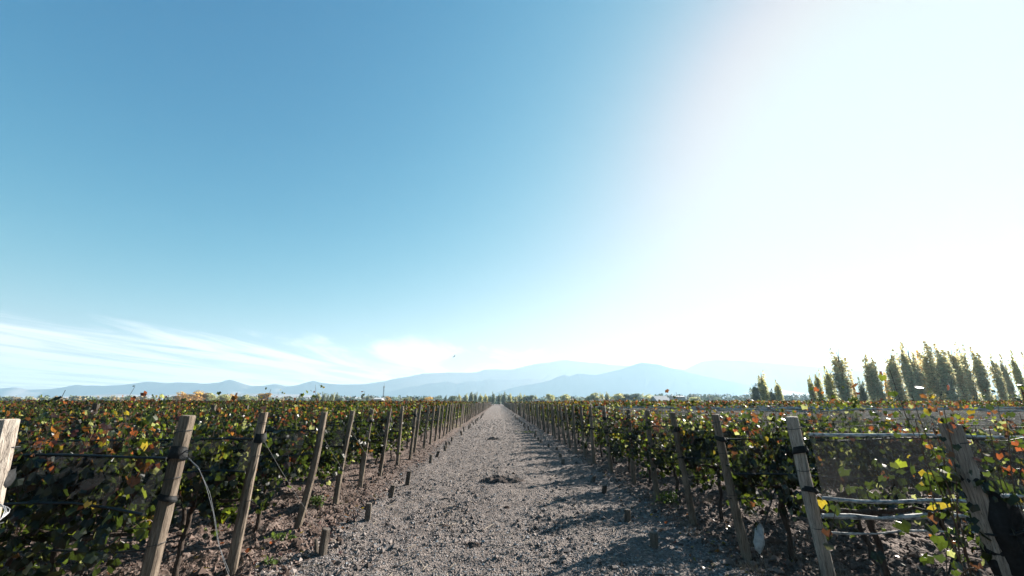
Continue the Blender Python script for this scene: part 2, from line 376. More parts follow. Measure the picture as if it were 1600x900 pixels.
# darker heaps of raked-up earth lying across the path
m_heap, N = mat('dark_heap_soil')
n1 = N.noise(20, 5, 0.7); N.out(N.bsdf(N.ramp(n1.outputs[0], (0.3, (0.042, 0.032, 0.028)), (0.7, (0.105, 0.085, 0.076))), 0.95, N.bump(n1.outputs[0], 1.0, 0.04), 0.1))
def heap(u, v, w, d, h, label, seed):
    c = onground(u, v); n = 40; m = 16; r = np.random.default_rng(seed)
    X, Y = np.meshgrid(np.linspace(-1, 1, n), np.linspace(-1, 1, m)); rr = np.sqrt(X ** 2 + Y ** 2)
    Z = np.clip(1 - rr ** 2, 0, 1) ** 0.8 * (0.75 + 1.9 * fbm(X * 3.5 + seed, Y * 3 + seed, 4)) * h
    px = X * w + 0.08 * w * r.normal(0, 1, X.shape) * 0.4; py = Y * d
    Z = np.maximum(Z, 0) + gz(px + c.x, py + c.y) - 0.015 * (rr > 0.93) - 0.004
    i = (np.arange(m - 1)[:, None] * n + np.arange(n - 1)[None, :]).ravel(); keep = (rr.ravel()[i] < 1.02)
    i = i[keep]; b = MB(); b.add(np.stack([px, py, Z], -1).reshape(-1, 3), np.stack([i, i + 1, i + n + 1, i + n], 1))
    o = b.build('earth_heap', m_heap, color=False); o.location = (c.x, c.y, 0); tag(o, label, 'earth heap', 'heaps of earth on the path')
heap(785, 753, 0.70, 0.30, 0.14, 'long low heap of dark earth in the middle of the gravel path', 1)
heap(737, 853, 0.16, 0.09, 0.06, 'small dark lump of earth on the gravel nearest the viewer', 2)
heap(700, 781, 0.25, 0.08, 0.05, 'thin dark strip of earth left of the long heap on the path', 3)
heap(771, 687, 0.40, 0.25, 0.16, 'dark earth hump far up the path where it narrows', 4)

# ---------------------------------------------------------------- end posts, anchor stakes
ORD = ['first', 'second', 'third', 'fourth', 'fifth', 'sixth', 'seventh', 'eighth', 'ninth', 'tenth', 'eleventh', 'twelfth', 'thirteenth', 'fourteenth', 'fifteenth', 'sixteenth', 'seventeenth', 'eighteenth', 'nineteenth', 'twentieth']
ORD += ['twenty-' + x for x in ORD[:9]] + ['thirtieth'] + ['thirty-' + x for x in ORD[:9]] + ['fortieth']
def wood_mat(name, a, c, e):
    m, N = mat(name)
    oi = N.n('ShaderNodeObjectInfo'); tcn = N.n('ShaderNodeTexCoord'); ad = N.n('ShaderNodeVectorMath', operation='ADD')
    N.l(tcn.outputs['Object'], ad.inputs[0]); sc = N.n('ShaderNodeMath', operation='MULTIPLY'); N.l(oi.outputs['Random'], sc.inputs[0]); sc.inputs[1].default_value = 37.0
    N.l(sc.outputs[0], ad.inputs[1]); v = ad.outputs[0]
    g = N.noise(9, 6, 0.62, v, (9, 9, 0.55), dist=0.6); bl = N.noise(2.2, 4, 0.6, v, (2, 2, 0.8)); fi = N.noise(40, 4, 0.7, v, (8, 8, 0.5))
    col = N.ramp(g.outputs[0], (0.30, a), (0.5, c), (0.72, e))
    col = N.mix(1.0, col, N.ramp(bl.outputs[0], (0.32, (0.55, 0.52, 0.50)), (0.62, (1.05, 1.03, 1.0))), 'MULTIPLY')
    tn = N.n('ShaderNodeMapRange'); N.l(oi.outputs['Random'], tn.inputs[0]); tn.inputs[3].default_value = 0.78; tn.inputs[4].default_value = 1.12
    cc = N.n('ShaderNodeCombineColor')
    for i in range(3): N.l(tn.outputs[0], cc.inputs[i])
    col = N.mix(1.0, col, cc.outputs[0], 'MULTIPLY')
    ck = N.noise(5.0, 3, 0.5, v, (11, 11, 0.28), dist=0.3)      # long drying cracks
    ckr = N.ramp(ck.outputs[0], (0.485, (1, 1, 1)), (0.50, (0.30, 0.27, 0.25)), (0.515, (1, 1, 1)))
    col = N.mix(1.0, col, ckr, 'MULTIPLY')
    b1 = N.bump(g.outputs[0], 0.6, 0.02); bn = N.n('ShaderNodeBump'); bn.inputs['Strength'].default_value = 0.5; bn.inputs['Distance'].default_value = 0.006
    N.l(fi.outputs[0], bn.inputs['Height']); N.l(b1, bn.inputs['Normal'])
    N.out(N.bsdf(col, 0.82, bn.outputs[0], 0.25)); return m
m_post = wood_mat('weathered_post_wood', (0.062, 0.048, 0.037), (0.185, 0.148, 0.114), (0.285, 0.236, 0.188))
m_post_pale = wood_mat('lightened_post_wood', (0.12, 0.10, 0.085), (0.33, 0.29, 0.25), (0.46, 0.42, 0.37))  # post wood lightened to offset the shade on the nearest posts
m_stub = wood_mat('weathered_stake_wood', (0.04, 0.033, 0.028), (0.105, 0.088, 0.073), (0.165, 0.14, 0.118))
m_net_dark, N = mat('black_net_roll'); n1 = N.noise(40, 3); N.out(N.bsdf(N.ramp(n1.outputs[0], (0.3, (0.004, 0.0045, 0.005)), (0.7, (0.012, 0.013, 0.014))), 0.7, N.bump(n1.outputs[0], 0.6, 0.01), 0.2))
m_wire, N = mat('galvanised_wire'); p = N.n('ShaderNodeBsdfPrincipled'); p.inputs['Base Color'].default_value = (0.035, 0.036, 0.038, 1); p.inputs['Metallic'].default_value = 0.0; p.inputs['Roughness'].default_value = 0.6; p.inputs['Specular IOR Level'].default_value = 0.15; N.out(p.outputs[0])
m_white, N = mat('white_plastic_wire'); N.out(N.bsdf((0.20, 0.205, 0.21), 0.5, None, 0.5))

def log_mesh(name, h, lean, r0, r1, seed, m, bend=0.02, sides=12, rings=9, sunk=0.25, top_slant=0.0):
    """a round, slightly crooked post from below the ground to its sawn top; lean = top offset (x, y)"""
    r = np.random.default_rng(seed); b = MB(); V = []
    ph = r.uniform(0, 6.28); lob = r.uniform(-0.09, 0.09, sides)
    zs = np.concatenate([[-sunk], np.linspace(0, h, rings)])
    zs = np.concatenate([zs, [h + 0.006]])
    for k, z in enumerate(zs):
        t = z / h
        ox = lean[0] * t + bend * math.sin(t * 3.1 + ph) - bend * math.sin(ph); oy = lean[1] * t + bend * math.cos(t * 3.7 + ph) - bend * math.cos(ph)
        rad = r0 + (r1 - r0) * max(t, 0); 
        if k == len(zs) - 1: rad *= 0.86
        for j in range(sides):
            an = 2 * math.pi * j / sides; q = rad * (1 + lob[j] + r.normal(0, 0.025))
            x = ox + q * math.cos(an); y = oy + q * math.sin(an)
            V.append((x, y, z + (top_slant * (x - ox) if k >= len(zs) - 2 else 0)))
    K = len(zs); q = [(i * sides + j, i * sides + (j + 1) % sides, (i + 1) * sides + (j + 1) % sides, (i + 1) * sides + j) for i in range(K - 1) for j in range(sides)]
    top = np.array(V[(K - 1) * sides:]).mean(0); V.append(tuple(top))
    b.add(V, q); b.f3.append(np.array([((K - 1) * sides + j, (K - 1) * sides + (j + 1) % sides, K * sides) for j in range(sides)])); b.m3.append(np.zeros(sides))
    return b.mesh(name, m, smooth=False, color=False)
def ring_mesh(name, c, n, rad, thick, m, seg=14, turns=1.0, rise=0.0):
    pts = []; K = int(seg * turns)
    for i in range(K + 1):
        a = 2 * math.pi * i / seg; pts.append((c[0] + rad * math.cos(a), c[1] + rad * math.sin(a) * 1.0, c[2] + rise * i / K + n * math.cos(a)))
    b = MB(); b.tube(pts, thick, 5); return b.mesh(name, m, color=False)
def strap_mesh(c, rad, h, m, seed):
    r = np.random.default_rng(seed); b = MB(); V = []; n = 12; K = 5
    for k in range(K):
        for j in range(n):
            a = 2 * math.pi * j / n; q = rad * (1.10 + 0.10 * r.random() + 0.10 * math.sin(k * 1.3))
            V.append((c[0] + q * math.cos(a), c[1] + q * math.sin(a), c[2] + h * (k / (K - 1) - 0.5) + 0.02 * math.sin(a + seed)))
    b.add(V, [(i * n + j, i * n + (j + 1) % n, (i + 1) * n + (j + 1) % n, (i + 1) * n + j) for i in range(K - 1) for j in range(n)])
    return b.mesh('net_strap', m, smooth=True, color=False)

def post_from_pixels(y, top, low):
    a = at(*top, y); c = at(*low, y); t = a.z / (a.z - c.z); bx = a.x + (c.x - a.x) * t
    return bx, a.x - bx, a.z
ROW_Y = {-1: [2.85, 4.45] + [6.17 + 1.8 * k for k in range(0, 140)], 1: [3.12, 4.75] + [6.35 + 1.8 * k for k in range(0, 140)]}
SPEC = {-1: {0: ((15, 656), (-42, 900)), 1: ((292, 650), (233, 900)), 2: ((415, 645), (364, 880)), 3: ((507, 644), (466, 820)), 4: ((548, 642), (525, 781)), 5: ((582, 640), (561, 767)), 6: ((611, 639), (592, 749))},
        1: {0: ((1487, 663), (1572, 900)), 1: ((1238, 652), (1297, 900)), 2: ((1117, 648), (1165, 865)), 3: ((1052, 645), (1085, 825)), 4: ((1012, 642), (1028, 785)), 5: ((980, 640), (992, 765))}}
POSTS = {-1: [], 1: []}      # (x base, y, lean, height)
rp = random.Random(5)
N_POST = 128
for s in (-1, 1):
    for k in range(N_POST):
        y = ROW_Y[s][k]
        if k in SPEC[s]: bx, ln, h = post_from_pixels(y, *SPEC[s][k])
        else: bx = s * (3.55 + rp.gauss(0, 0.06)); ln = -s * (0.12 + rp.gauss(0, 0.05)); h = 1.97 + rp.gauss(0, 0.035)
        POSTS[s].append((bx, y, ln, h))
SIDE = {-1: 'left', 1: 'right'}
generic = {s: [log_mesh('end_post', 1.97, (-s * 0.12 + 0.03 * i, 0.05 * math.sin(i * 2.1)), 0.062, 0.052, 90 + i + 10 * s, m_post, 0.012, 8, 4) for i in range(5)] for s in (-1, 1)}
STUBS = {}
POST_OBJ = {}
for s in (-1, 1):
    for k, (bx, y, ln, h) in enumerate(POSTS[s]):
        z0 = gz1(bx, y) if k < 30 else 0
        if k < 12:
            bend = {(-1, 3): 0.045, (-1, 4): 0.03}.get((s, k), 0.012)
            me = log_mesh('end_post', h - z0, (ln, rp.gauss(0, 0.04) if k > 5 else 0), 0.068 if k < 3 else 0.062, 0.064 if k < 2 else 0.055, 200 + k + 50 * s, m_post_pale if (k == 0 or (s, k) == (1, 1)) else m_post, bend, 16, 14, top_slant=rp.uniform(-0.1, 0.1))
        else: me = generic[s][rp.randrange(5)]
        o = meshobj('end_post', me, None, (bx, y, z0)); POST_OBJ[s, k] = o
        far = k >= 40
        if s == -1 and k == 0: lab = 'pale leaning end post cut by the left edge of the photo, white wire looped below'
        elif s == -1 and k == 1: lab = 'big round grey-brown end post nearest on the left with a wire hanging off it'
        elif s == 1 and k == 0: lab = 'thick pale post at the far right wrapped in black netting and red leaves'
        elif s == 1 and k == 1: lab = 'big leaning grey post with net strung to the right of it, second on the right'
        elif far: lab = 'small distant end post among the last ones up the %s side of the path' % SIDE[s]
        else: lab = '%s wooden end post counting up the %s side of the gravel path' % (ORD[k], SIDE[s])
        tag(o, lab, 'post', 'end posts along the %s side of the path' % SIDE[s])
        if k < 12:
            def on(z): t = z / h; return (ln * t, 0, z)
            for q, z in enumerate((1.66 + rp.gauss(0, .03), 1.20 + rp.gauss(0, .04))):
                if k > 1 and rp.random() < 0.45: continue
                meshobj('net_strap', strap_mesh(on(z - z0), 0.066, rp.uniform(.03, .06) if q else rp.uniform(.05, .13), m_net_dark, k * 3 + q), o)
            for z in (1.86, 1.42, 0.85)[: 3 if k < 5 else 1]:
                meshobj('wire_ring', ring_mesh('wire_ring', on(z - z0), 0.012, 0.071 if k < 3 else 0.064, 0.0035, m_wire), o)
    # anchor stakes, a stride into the path, each holding its post by a wire
    for k in range(2, 40):
        bx, y, ln, h = POSTS[s][k]
        sx = -s * 0 + s * (2.44 + rp.gauss(0, 0.11)); sy = y + 0.42 + rp.gauss(0, 0.22)
        if s == -1 and k == 2: p = onground(504, 867); sx, sy = p.x, p.y
        if s == -1 and k == 3: p = onground(574, 812); sx, sy = p.x, p.y
        if s == -1 and k == 4: p = onground(610, 780); sx, sy = p.x, p.y
        if s == 1 and k == 3: p = onground(981, 815); sx, sy = p.x, p.y
        if k > 5 and rp.random() < 0.16: continue
        hh = rp.uniform(0.15, 0.36) * (1.0 if s == -1 else 0.8); z0 = gz1(sx, sy) if k < 30 else 0
        if s == -1 and k == 2: hh = 0.34
        if s == -1 and k in (3, 4): hh = 0.28
        me = log_mesh('anchor_stake', hh, (rp.gauss(0.01, 0.012 if k < 5 else 0.04), rp.gauss(0, 0.02)), 0.062, 0.058, 700 + k + 60 * s, m_stub, 0.004, 12 if k < 10 else 7, 4, top_slant=rp.uniform(-.15, .15))
        st = meshobj('anchor_stake', me, None, (sx, sy, z0)); STUBS[s, k] = st
        tag(st, 'short wooden anchor stake, %s from the viewer along the %s edge of the path' % (ORD[k - 2], SIDE[s]), 'stake', 'anchor stakes at the path edges')
        if k < 10:
            za = 1.55 if k > 2 else 1.62; t = za / h
            a = Vector((bx + ln * t - s * 0.06, y, za)); c = Vector((sx, sy - 0.06, z0 + hh * 0.8)); b = MB()
            pts = [a.lerp(c, i / 8) - Vector((0, 0, 0.03 * math.sin(math.pi * i / 8))) - POST_OBJ[s, k].location for i in range(9)]
            b.tube(pts, 0.0024, 4); b.build('anchor_wire', m_wire, POST_OBJ[s, k], color=False)
# a split-off stub leaning against the nearest stake on the left
b = MB(); b.tube([(-0.10, 0.03, -0.05), (-0.115, 0.03, 0.10), (-0.135, 0.03, 0.20)], [0.03, 0.03, 0.022], 7); b.build('split_wood', m_stub, STUBS[-1, 2], color=False)

# ---------------------------------------------------------------- grapevines
def leaf_mat(name, rough, spec):
    m, N = mat(name)
    a_ = N.n('ShaderNodeAttribute', attribute_name='Col'); n1 = N.noise(30, 3, 0.6)
    lc = N.mix(1.0, a_.outputs['Color'], N.ramp(n1.outputs[0], (0.3, (0.75, 0.75, 0.75)), (0.7, (1.15, 1.15, 1.15))), 'MULTIPLY')
    pb = N.n('ShaderNodeBsdfPrincipled'); N.l(lc, pb.inputs['Base Color']); pb.inputs['Roughness'].default_value = rough; pb.inputs['Specular IOR Level'].default_value = spec
    tl = N.n('ShaderNodeBsdfTranslucent'); lt = N.mix(1.0, lc, (7.6, 7.2, 2.9), 'MULTIPLY'); N.l(lt, tl.inputs['Color'])
    ms = N.n('ShaderNodeMixShader'); ms.inputs[0].default_value = 0.40; N.l(pb.outputs[0], ms.inputs[1]); N.l(tl.outputs[0], ms.inputs[2]); N.out(ms.outputs[0]); return m
m_leaf = leaf_mat('vine_leaf', 0.36, 0.5); m_leaf_mid = leaf_mat('row_vine_leaf', 0.46, 0.35); m_leaf_far = leaf_mat('far_vine_leaf', 0.6, 0.2)
m_bark, N = mat('vine_bark'); n1 = N.noise(12, 5, 0.65, None, (4, 4, 0.6)); N.out(N.bsdf(N.ramp(n1.outputs[0], (0.3, (0.0210, 0.0150, 0.0120)), (0.7, (0.0750, 0.0562, 0.0450))), 0.9, N.bump(n1.outputs[0], 0.8, 0.02), 0.2))
m_cane, N = mat('vine_cane'); n1 = N.noise(6, 3); N.out(N.bsdf(N.ramp(n1.outputs[0], (0.3, (0.0525, 0.0315, 0.0195)), (0.7, (0.1125, 0.0713, 0.0450))), 0.7, None, 0.3))

_an = np.radians([-90, -50, -20, 12, 40, 66, 90, 114, 140, 168, 200, 230])
_ra = np.array([0.25, 0.88, 0.80, 1.0, 0.82, 0.88, 1.12, 0.88, 0.82, 1.0, 0.80, 0.88]) * 0.5
LEAF = np.zeros((13, 3)); LEAF[:12, 0] = np.cos(_an) * _ra; LEAF[:12, 1] = np.sin(_an) * _ra + 0.1
LEAF[:, 2] = -0.55 * (LEAF[:, 0] ** 2) - 0.35 * np.maximum(LEAF[:, 1], 0) ** 2 + 0.10 * np.abs(LEAF[:, 0]); LEAF[12] = (0, 0.0, 0.04)
LEAF_F = np.array([(12, i, (i + 1) % 12) for i in range(12)])
KITE = np.array([(0, -0.45, 0), (0.48, 0.05, -0.1), (0, 0.62, -0.12), (-0.48, 0.05, -0.1), (0, 0.05, 0.05)]); KITE_F = np.array([(4, 0, 1), (4, 1, 2), (4, 2, 3), (4, 3, 0)])
QUAD = np.array([(-0.5, -0.4, 0.0), (0.5, -0.5, -0.08), (0.42, 0.5, 0.05), (-0.5, 0.42, -0.1)]); QUAD_F = np.array([(0, 1, 2), (0, 2, 3)])

PAL = np.array([(0.0050, 0.0080, 0.0029), (0.0078, 0.0122, 0.0036), (0.024, 0.031, 0.0062), (0.042, 0.034, 0.008), (0.038, 0.0165, 0.0075), (0.033, 0.0100, 0.008), (0.018, 0.0080, 0.0070), (0.050, 0.056, 0.047)])
def leaf_cols(z, r, warm=1.0, x=None):
    """leaf colours: autumn red and orange in patches, mostly on the upper shoots"""
    n = len(z); x = r.uniform(0, 50, n) if x is None else x; off = r.uniform(0, 90)
    patch = fbm(x * 2.6 + off, z * 2.2 + off * 1.7, 3) * 4.0
    top = np.clip(((z - 1.55) / 0.45 * 0.95 + patch) * warm, 0, 1); yel = np.clip(fbm(x * 3.3 + off * 2, z * 2.6, 3) * 5.0 - 0.15, 0, 1)
    pl = np.array([0.55, 0.30, 0.04, 0.004, 0.004, 0.006, 0.03, 0.06]); py_ = np.array([0.22, 0.25, 0.30, 0.12, 0.02, 0.0, 0.02, 0.07]); ph = np.array([0.20, 0.17, 0.09, 0.04, 0.09, 0.13, 0.27, 0.07])
    P = (pl[None] * (1 - yel[:, None]) + py_[None] * yel[:, None]) * (1 - top[:, None]) + ph[None] * top[:, None]; cp = np.cumsum(P, 1); cp /= cp[:, -1:]
    idx = (r.random(n)[:, None] > cp).sum(1); c = PAL[idx] * r.uniform(0.65, 1.35, (n, 1)); return idx, c
def frames(nrm, tip):
    nrm = nrm / np.linalg.norm(nrm, axis=1, keepdims=True); tip = tip - nrm * (tip * nrm).sum(1, keepdims=True)
    tip = tip / np.maximum(np.linalg.norm(tip, axis=1, keepdims=True), 1e-6); return np.cross(tip, nrm), tip, nrm
def put(b, tpl, tf, pos, size, X, T, Nn, cols):
    n = len(pos); v = tpl[None] * size[:, None, None]; v[..., 2] *= np.random.default_rng(n).uniform(-0.6, 3.4, n)[:, None]    # flat, cupped and curled leaves
    w = v[..., 0:1] * X[:, None] + v[..., 1:2] * T[:, None] + v[..., 2:3] * Nn[:, None] + pos[:, None]
    k = len(tpl); f = tf[None] + (np.arange(n) * k)[:, None, None]
    b.add(w.reshape(-1, 3), f.reshape(-1, 3), np.repeat(cols, k, 0))
def canopy(r, half, n_sh, fill, ztop=2.05, zlow=0.52, warm=1.0, tall=0, big=1.0):
    """shoots off a cordon at 0.95 m: leaf positions, normals, tips and the shoots' own lines"""
    P = []; shoots = []
    for i in range(n_sh):
        x = r.uniform(-half, half); y = r.normal(0, 0.05); z = 0.95 + r.normal(0, 0.05)
        t = r.random(); zt = r.uniform(ztop - 0.38, ztop + 0.08)
        dx, dy = r.normal(0, 0.10), r.normal(0, 0.09)
        if i < tall: zt = r.uniform(2.25, 2.42)
        hang = i >= tall and t < 0.22
        pts = []
        for k in range(9):
            q = k / 8
            if hang: pts.append((x + dx * 2 * q, y + np.sign(dy) * 0.30 * math.sin(q * 2.2), z + 0.35 * math.sin(q * 2.0) - 0.55 * q * q))
            else: pts.append((x + dx * q * 1.5 + 0.03 * math.sin(q * 6 + i), y + dy * q * 1.6 + 0.03 * math.cos(q * 5 + i), z + (zt - z) * q))
        shoots.append(pts); pts = np.array(pts)
        m = int(8 + 11 * abs(pts[-1, 2] - pts[0, 2]))
        for q in np.linspace(0.08, 1.0, m) + r.normal(0, 0.02, m):
            q = min(max(q, 0), 1) * 7.999; k = int(q); c = pts[k] + (pts[k + 1] - pts[k]) * (q - k)
            P.append(c + r.normal(0, (0.085, 0.085, 0.03)))
    F_ = np.stack([r.uniform(-half - 0.05, half + 0.05, fill), r.normal(0, 0.17, fill), zlow + (ztop - 0.1 - zlow) * r.beta(1.4, 1.4, fill)], 1)
    nc = max(6, fill // 22); C_ = F_[r.integers(0, fill, nc)]; w_ = r.random(fill) < 0.78
    F_[w_] = C_[r.integers(0, nc, w_.sum())] + r.normal(0, (0.085, 0.07, 0.11), (w_.sum(), 3))
    P = np.concatenate([np.array(P), F_]) if len(P) else F_
    n = len(P); sy = np.sign(P[:, 1] + r.normal(0, 0.08, n))
    nr = np.stack([r.normal(0, 0.45, n), sy * r.uniform(0.3, 1.0, n), r.uniform(0.0, 0.9, n)], 1); tp = np.stack([r.normal(0, 0.5, n), sy * 0.3, -np.ones(n)], 1)
    X, T, Nn = frames(nr, tp); sz = np.clip(r.normal(0.099, 0.025, n), 0.045, 0.15); sz = sz * np.where(P[:, 2] > 1.7, 0.70, 1.0) * big
    idx, c = leaf_cols(P[:, 2], r, warm, P[:, 0])
    return P, sz, X, T, Nn, c, shoots
def trunk_mesh(r):
    b = MB(); x = r.normal(0, 0.03); pts = [(0, 0, -0.1)]; 
    for i in range(1, 7): pts.append((x * i / 3 + r.normal(0, 0.018), r.normal(0, 0.018), 0.155 * i))
    b.tube(pts, [0.042, 0.036, 0.032, 0.033, 0.030, 0.032, 0.038], 8)
    for s in (-1, 1):
        e = pts[-1]; arm = [e] + [(e[0] + s * 0.13 * i, e[1] + r.normal(0, 0.02), 0.95 + r.normal(0, 0.018)) for i in range(1, 6)]
        b.tube(arm, [0.034, 0.028, 0.024, 0.022, 0.018, 0.012], 7)
    return b.mesh('trunk', m_bark, smooth=True, color=False)
def cane_mesh(sh):
    b = MB()
    for p in sh: b.tube(p, np.linspace(0.0065, 0.0032, len(p)), 4, cap=False)
    return b.mesh('canes', m_cane, color=False)
def foliage_mesh(P, sz, X, T, Nn, c, tpl=LEAF, tf=LEAF_F, mm=None):
    b = MB(); put(b, tpl, tf, P, sz, X, T, Nn, c); return b.mesh('foliage', mm or m_leaf)
# single leaves that stand out on the nearest vines share these meshes (one for each leaf colour)
LEAF_ME = []
for i, c in enumerate(PAL):
    b = MB(); put(b, LEAF, LEAF_F, np.zeros((1, 3)), np.ones(1), np.array([[1., 0, 0]]), np.array([[0, 1., 0]]), np.array([[0, 0, 1.]]), np.array([c])); LEAF_ME.append(b.mesh('leaf', m_leaf))
def near_vine(x, y, rz, seed, label, group, half=0.62, n_sh=15, fill=170, single=22, warm=1.0, tall=0, ztop=2.05, front=-1, big=1.0):
    r = np.random.default_rng(seed); t = empty('grapevine', (x, y, gz1(x, y)), rz); tag(t, label, 'grapevine', group)
    P, sz, X, T, Nn, c, sh = canopy(r, half, n_sh, fill, ztop=ztop, warm=warm, tall=tall, big=big)
    meshobj('trunk', trunk_mesh(r), t); meshobj('canes', cane_mesh(sh), t)
    pick = np.zeros(len(P), bool)
    if single: pick[np.argsort(P[:, 1] * -front)[:single]] = True
    o = meshobj('foliage', foliage_mesh(P[~pick], sz[~pick], X[~pick], T[~pick], Nn[~pick], c[~pick]), t); o['kind'] = 'stuff'
    for i in np.where(pick)[0]:
        j = int(np.argmin(((PAL - c[i]) ** 2).sum(1))); lo = meshobj('leaf', LEAF_ME[j], t)
        M = Matrix([[X[i][a], T[i][a], Nn[i][a], 0] for a in range(3)] + [[0, 0, 0, 1]]); lo.matrix_basis = Matrix.Translation(P[i]) @ M @ Matrix.Scale(float(sz[i]), 4)
    return t
VAR = []
for i in range(9):
    r = np.random.default_rng(400 + i); P, sz, X, T, Nn, c, sh = canopy(r, 0.66, 16, 520, tall=1 if i % 3 == 0 else 0)
    VAR.append((trunk_mesh(r), cane_mesh(sh), foliage_mesh(P, sz, X, T, Nn, c, mm=m_leaf_mid)))
SPAR = []
for i in range(3):
    r = np.random.default_rng(450 + i); P, sz, X, T, Nn, c, sh = canopy(r, 0.6, 5, 40, ztop=1.5); SPAR.append((trunk_mesh(r), cane_mesh(sh), foliage_mesh(P, sz, X, T, Nn, c)))
def copy_vine(x, y, rz, v, label, group, sc=1.0):
    t = empty('grapevine', (x, y, gz1(x, y)), rz); t.scale = (1, 1, sc); tag(t, label, 'grapevine', group)
    meshobj('trunk', v[0], t); meshobj('canes', v[1], t); o = meshobj('foliage', v[2], t); o['kind'] = 'stuff'
STEP = 1.25; N_IND = 9
rv = random.Random(21)
for s in (-1, 1):
    for k in range(N_IND):
        y = ROW_Y[s][k]; xmax = (1.30 if s == -1 else 1.36) * y + 1.6; grp = 'grapevines of the %s row on the %s' % (ORD[k], SIDE[s]); j = 0; x = 3.72 + 0.45 - (0.30 if (s, k) == (1, 0) else 0)
        while x < xmax:
            lab = '%s grapevine from the path in the row at the %s %s post' % (ORD[j], ORD[k], SIDE[s])
            seed = 1000 + 100 * k + j + (5000 if s == 1 else 0); flip = rv.choice((0, math.pi))
            if s == 1 and k == 1: copy_vine(s * x, y + 0.05, flip, SPAR[j % 3], lab, grp)
            elif k <= 3 and j < (4 if k < 3 else 2):
                near_vine(s * x, y, 0, seed, lab, grp, n_sh=18 if s == -1 or k > 0 else 24, big=1.0 if k else 0.72, fill=580 if s == -1 or k > 0 else 260, single=22, warm=(5.0 if k == 0 else 1.5) if s == 1 else 1.0, tall=4 if (s, k, j) == (1, 0, 0) else 2 if (s, k, j) in ((-1, 2, 0), (1, 0, 0), (-1, 3, 0)) else (k + j) % 2, ztop=2.02 if (s, k) != (1, 0) else 2.18)
            else:
                if not (s == 1 and k > 2 and j > 1 and math.sin(x * 0.9 + k * 2.1) + 0.5 * math.sin(x * 2.3 + k) > 0.35): copy_vine(s * x, y + rv.gauss(0, 0.03), flip, VAR[rv.randrange(9)], lab, grp, rv.uniform(0.90, 1.07))
            x += STEP * rv.uniform(0.93, 1.07); j += 1

# rows further up: each row a thing, made of shared stretches of leaves
SEG = 10.0; LOD = []
for i in range(5):
    r = np.random.default_rng(600 + i); n = 3000; P = np.stack([r.uniform(0, SEG, n), r.normal(0, 0.17, n), 0.6 + 1.5 * r.beta(1.6, 1.25, n)], 1)
    P[:, 2] += 0.55 * fbm(P[:, 0] * 1.1 + i * 9, P[:, 0] * 0, 4) * (P[:, 2] / 2.1) ** 2
    sy = np.sign(r.normal(0, 1, n)); X, T, Nn = frames(np.stack([r.normal(0, .5, n), sy * r.uniform(.3, 1, n), r.uniform(0, .9, n)], 1), np.stack([r.normal(0, .5, n), sy * .3, -np.ones(n)], 1))
    LOD.append(foliage_mesh(P, np.clip(r.normal(0.118, 0.025, n), .06, .18), X, T, Nn, leaf_cols(P[:, 2] * 0.95, r, 0.75, P[:, 0])[1] * 0.8, KITE, KITE_F, m_leaf_far))
b = MB()
for q in range(8): b.tube([(0.6 + q * 1.25, 0, -0.1), (0.62 + q * 1.25, 0.02, 0.5), (0.6 + q * 1.25, 0, 1.0)], [0.04, 0.033, 0.035], 5)
TR = b.mesh('trunks', m_bark, color=False)
N_ROW = 34
for s in (-1, 1):
    for k in range(N_IND, N_ROW):
        y = ROW_Y[s][k]; t = empty('vine_row', (s * 3.7, y, 0)); tag(t, 'vine row ending at the %s post up the %s side of the path' % (ORD[k], SIDE[s]), 'vine row', 'vine rows further up the path')
        x = 0.0; q = 0
        while x < 1.33 * y - 2:
            o = meshobj('foliage', LOD[rv.randrange(5)], t, (s * x, 0, rv.gauss(0, 0.02))); o['kind'] = 'stuff'; o.rotation_euler = (0, 0, 0 if s == 1 else math.pi); 
            if q == 0:
                o = meshobj('trunks', TR, t, (0, 0, 0)); o.rotation_euler = (0, 0, 0 if s == 1 else math.pi)
            x += SEG; q += 1
# the farthest rows read as one leafy mass on each side
for s in (-1, 1):
    r = np.random.default_rng(77 + s); b = MB()
    for k in range(N_ROW, N_POST):
        y = ROW_Y[s][k]; L = 1.33 * y; dens = 5.0 if k < 60 else 3.0
        near = 12; n1_ = int(near * 14); n2_ = int((L - near) * dens * 0.5)
        xx = np.concatenate([r.uniform(0, near, n1_), r.uniform(near, L, n2_)]); n = len(xx)
        P = np.stack([s * (3.65 + xx), y + r.normal(0, .2, n), np.where(xx < near, 0.7 + 1.38 * r.beta(1.6, 1.2, n), r.uniform(1.3, 2.1, n))], 1)
        X, T, Nn = frames(np.stack([r.normal(0, .5, n), -r.uniform(.4, 1, n), r.uniform(0, .8, n)], 1), np.stack([r.normal(0, .5, n), r.normal(0, .3, n), -np.ones(n)], 1))
        put(b, QUAD, QUAD_F, P, np.where(xx < near, .38, .72) * r.uniform(.7, 1.3, n), X, T, Nn, leaf_cols(P[:, 2], r, 0.65, P[:, 0] * 0.3)[1] * 0.8)
    o = b.build('far_vines', m_leaf_far); tag(o, 'distant mass of vine rows reaching the trees on the %s' % SIDE[s], 'vines', kind='stuff')

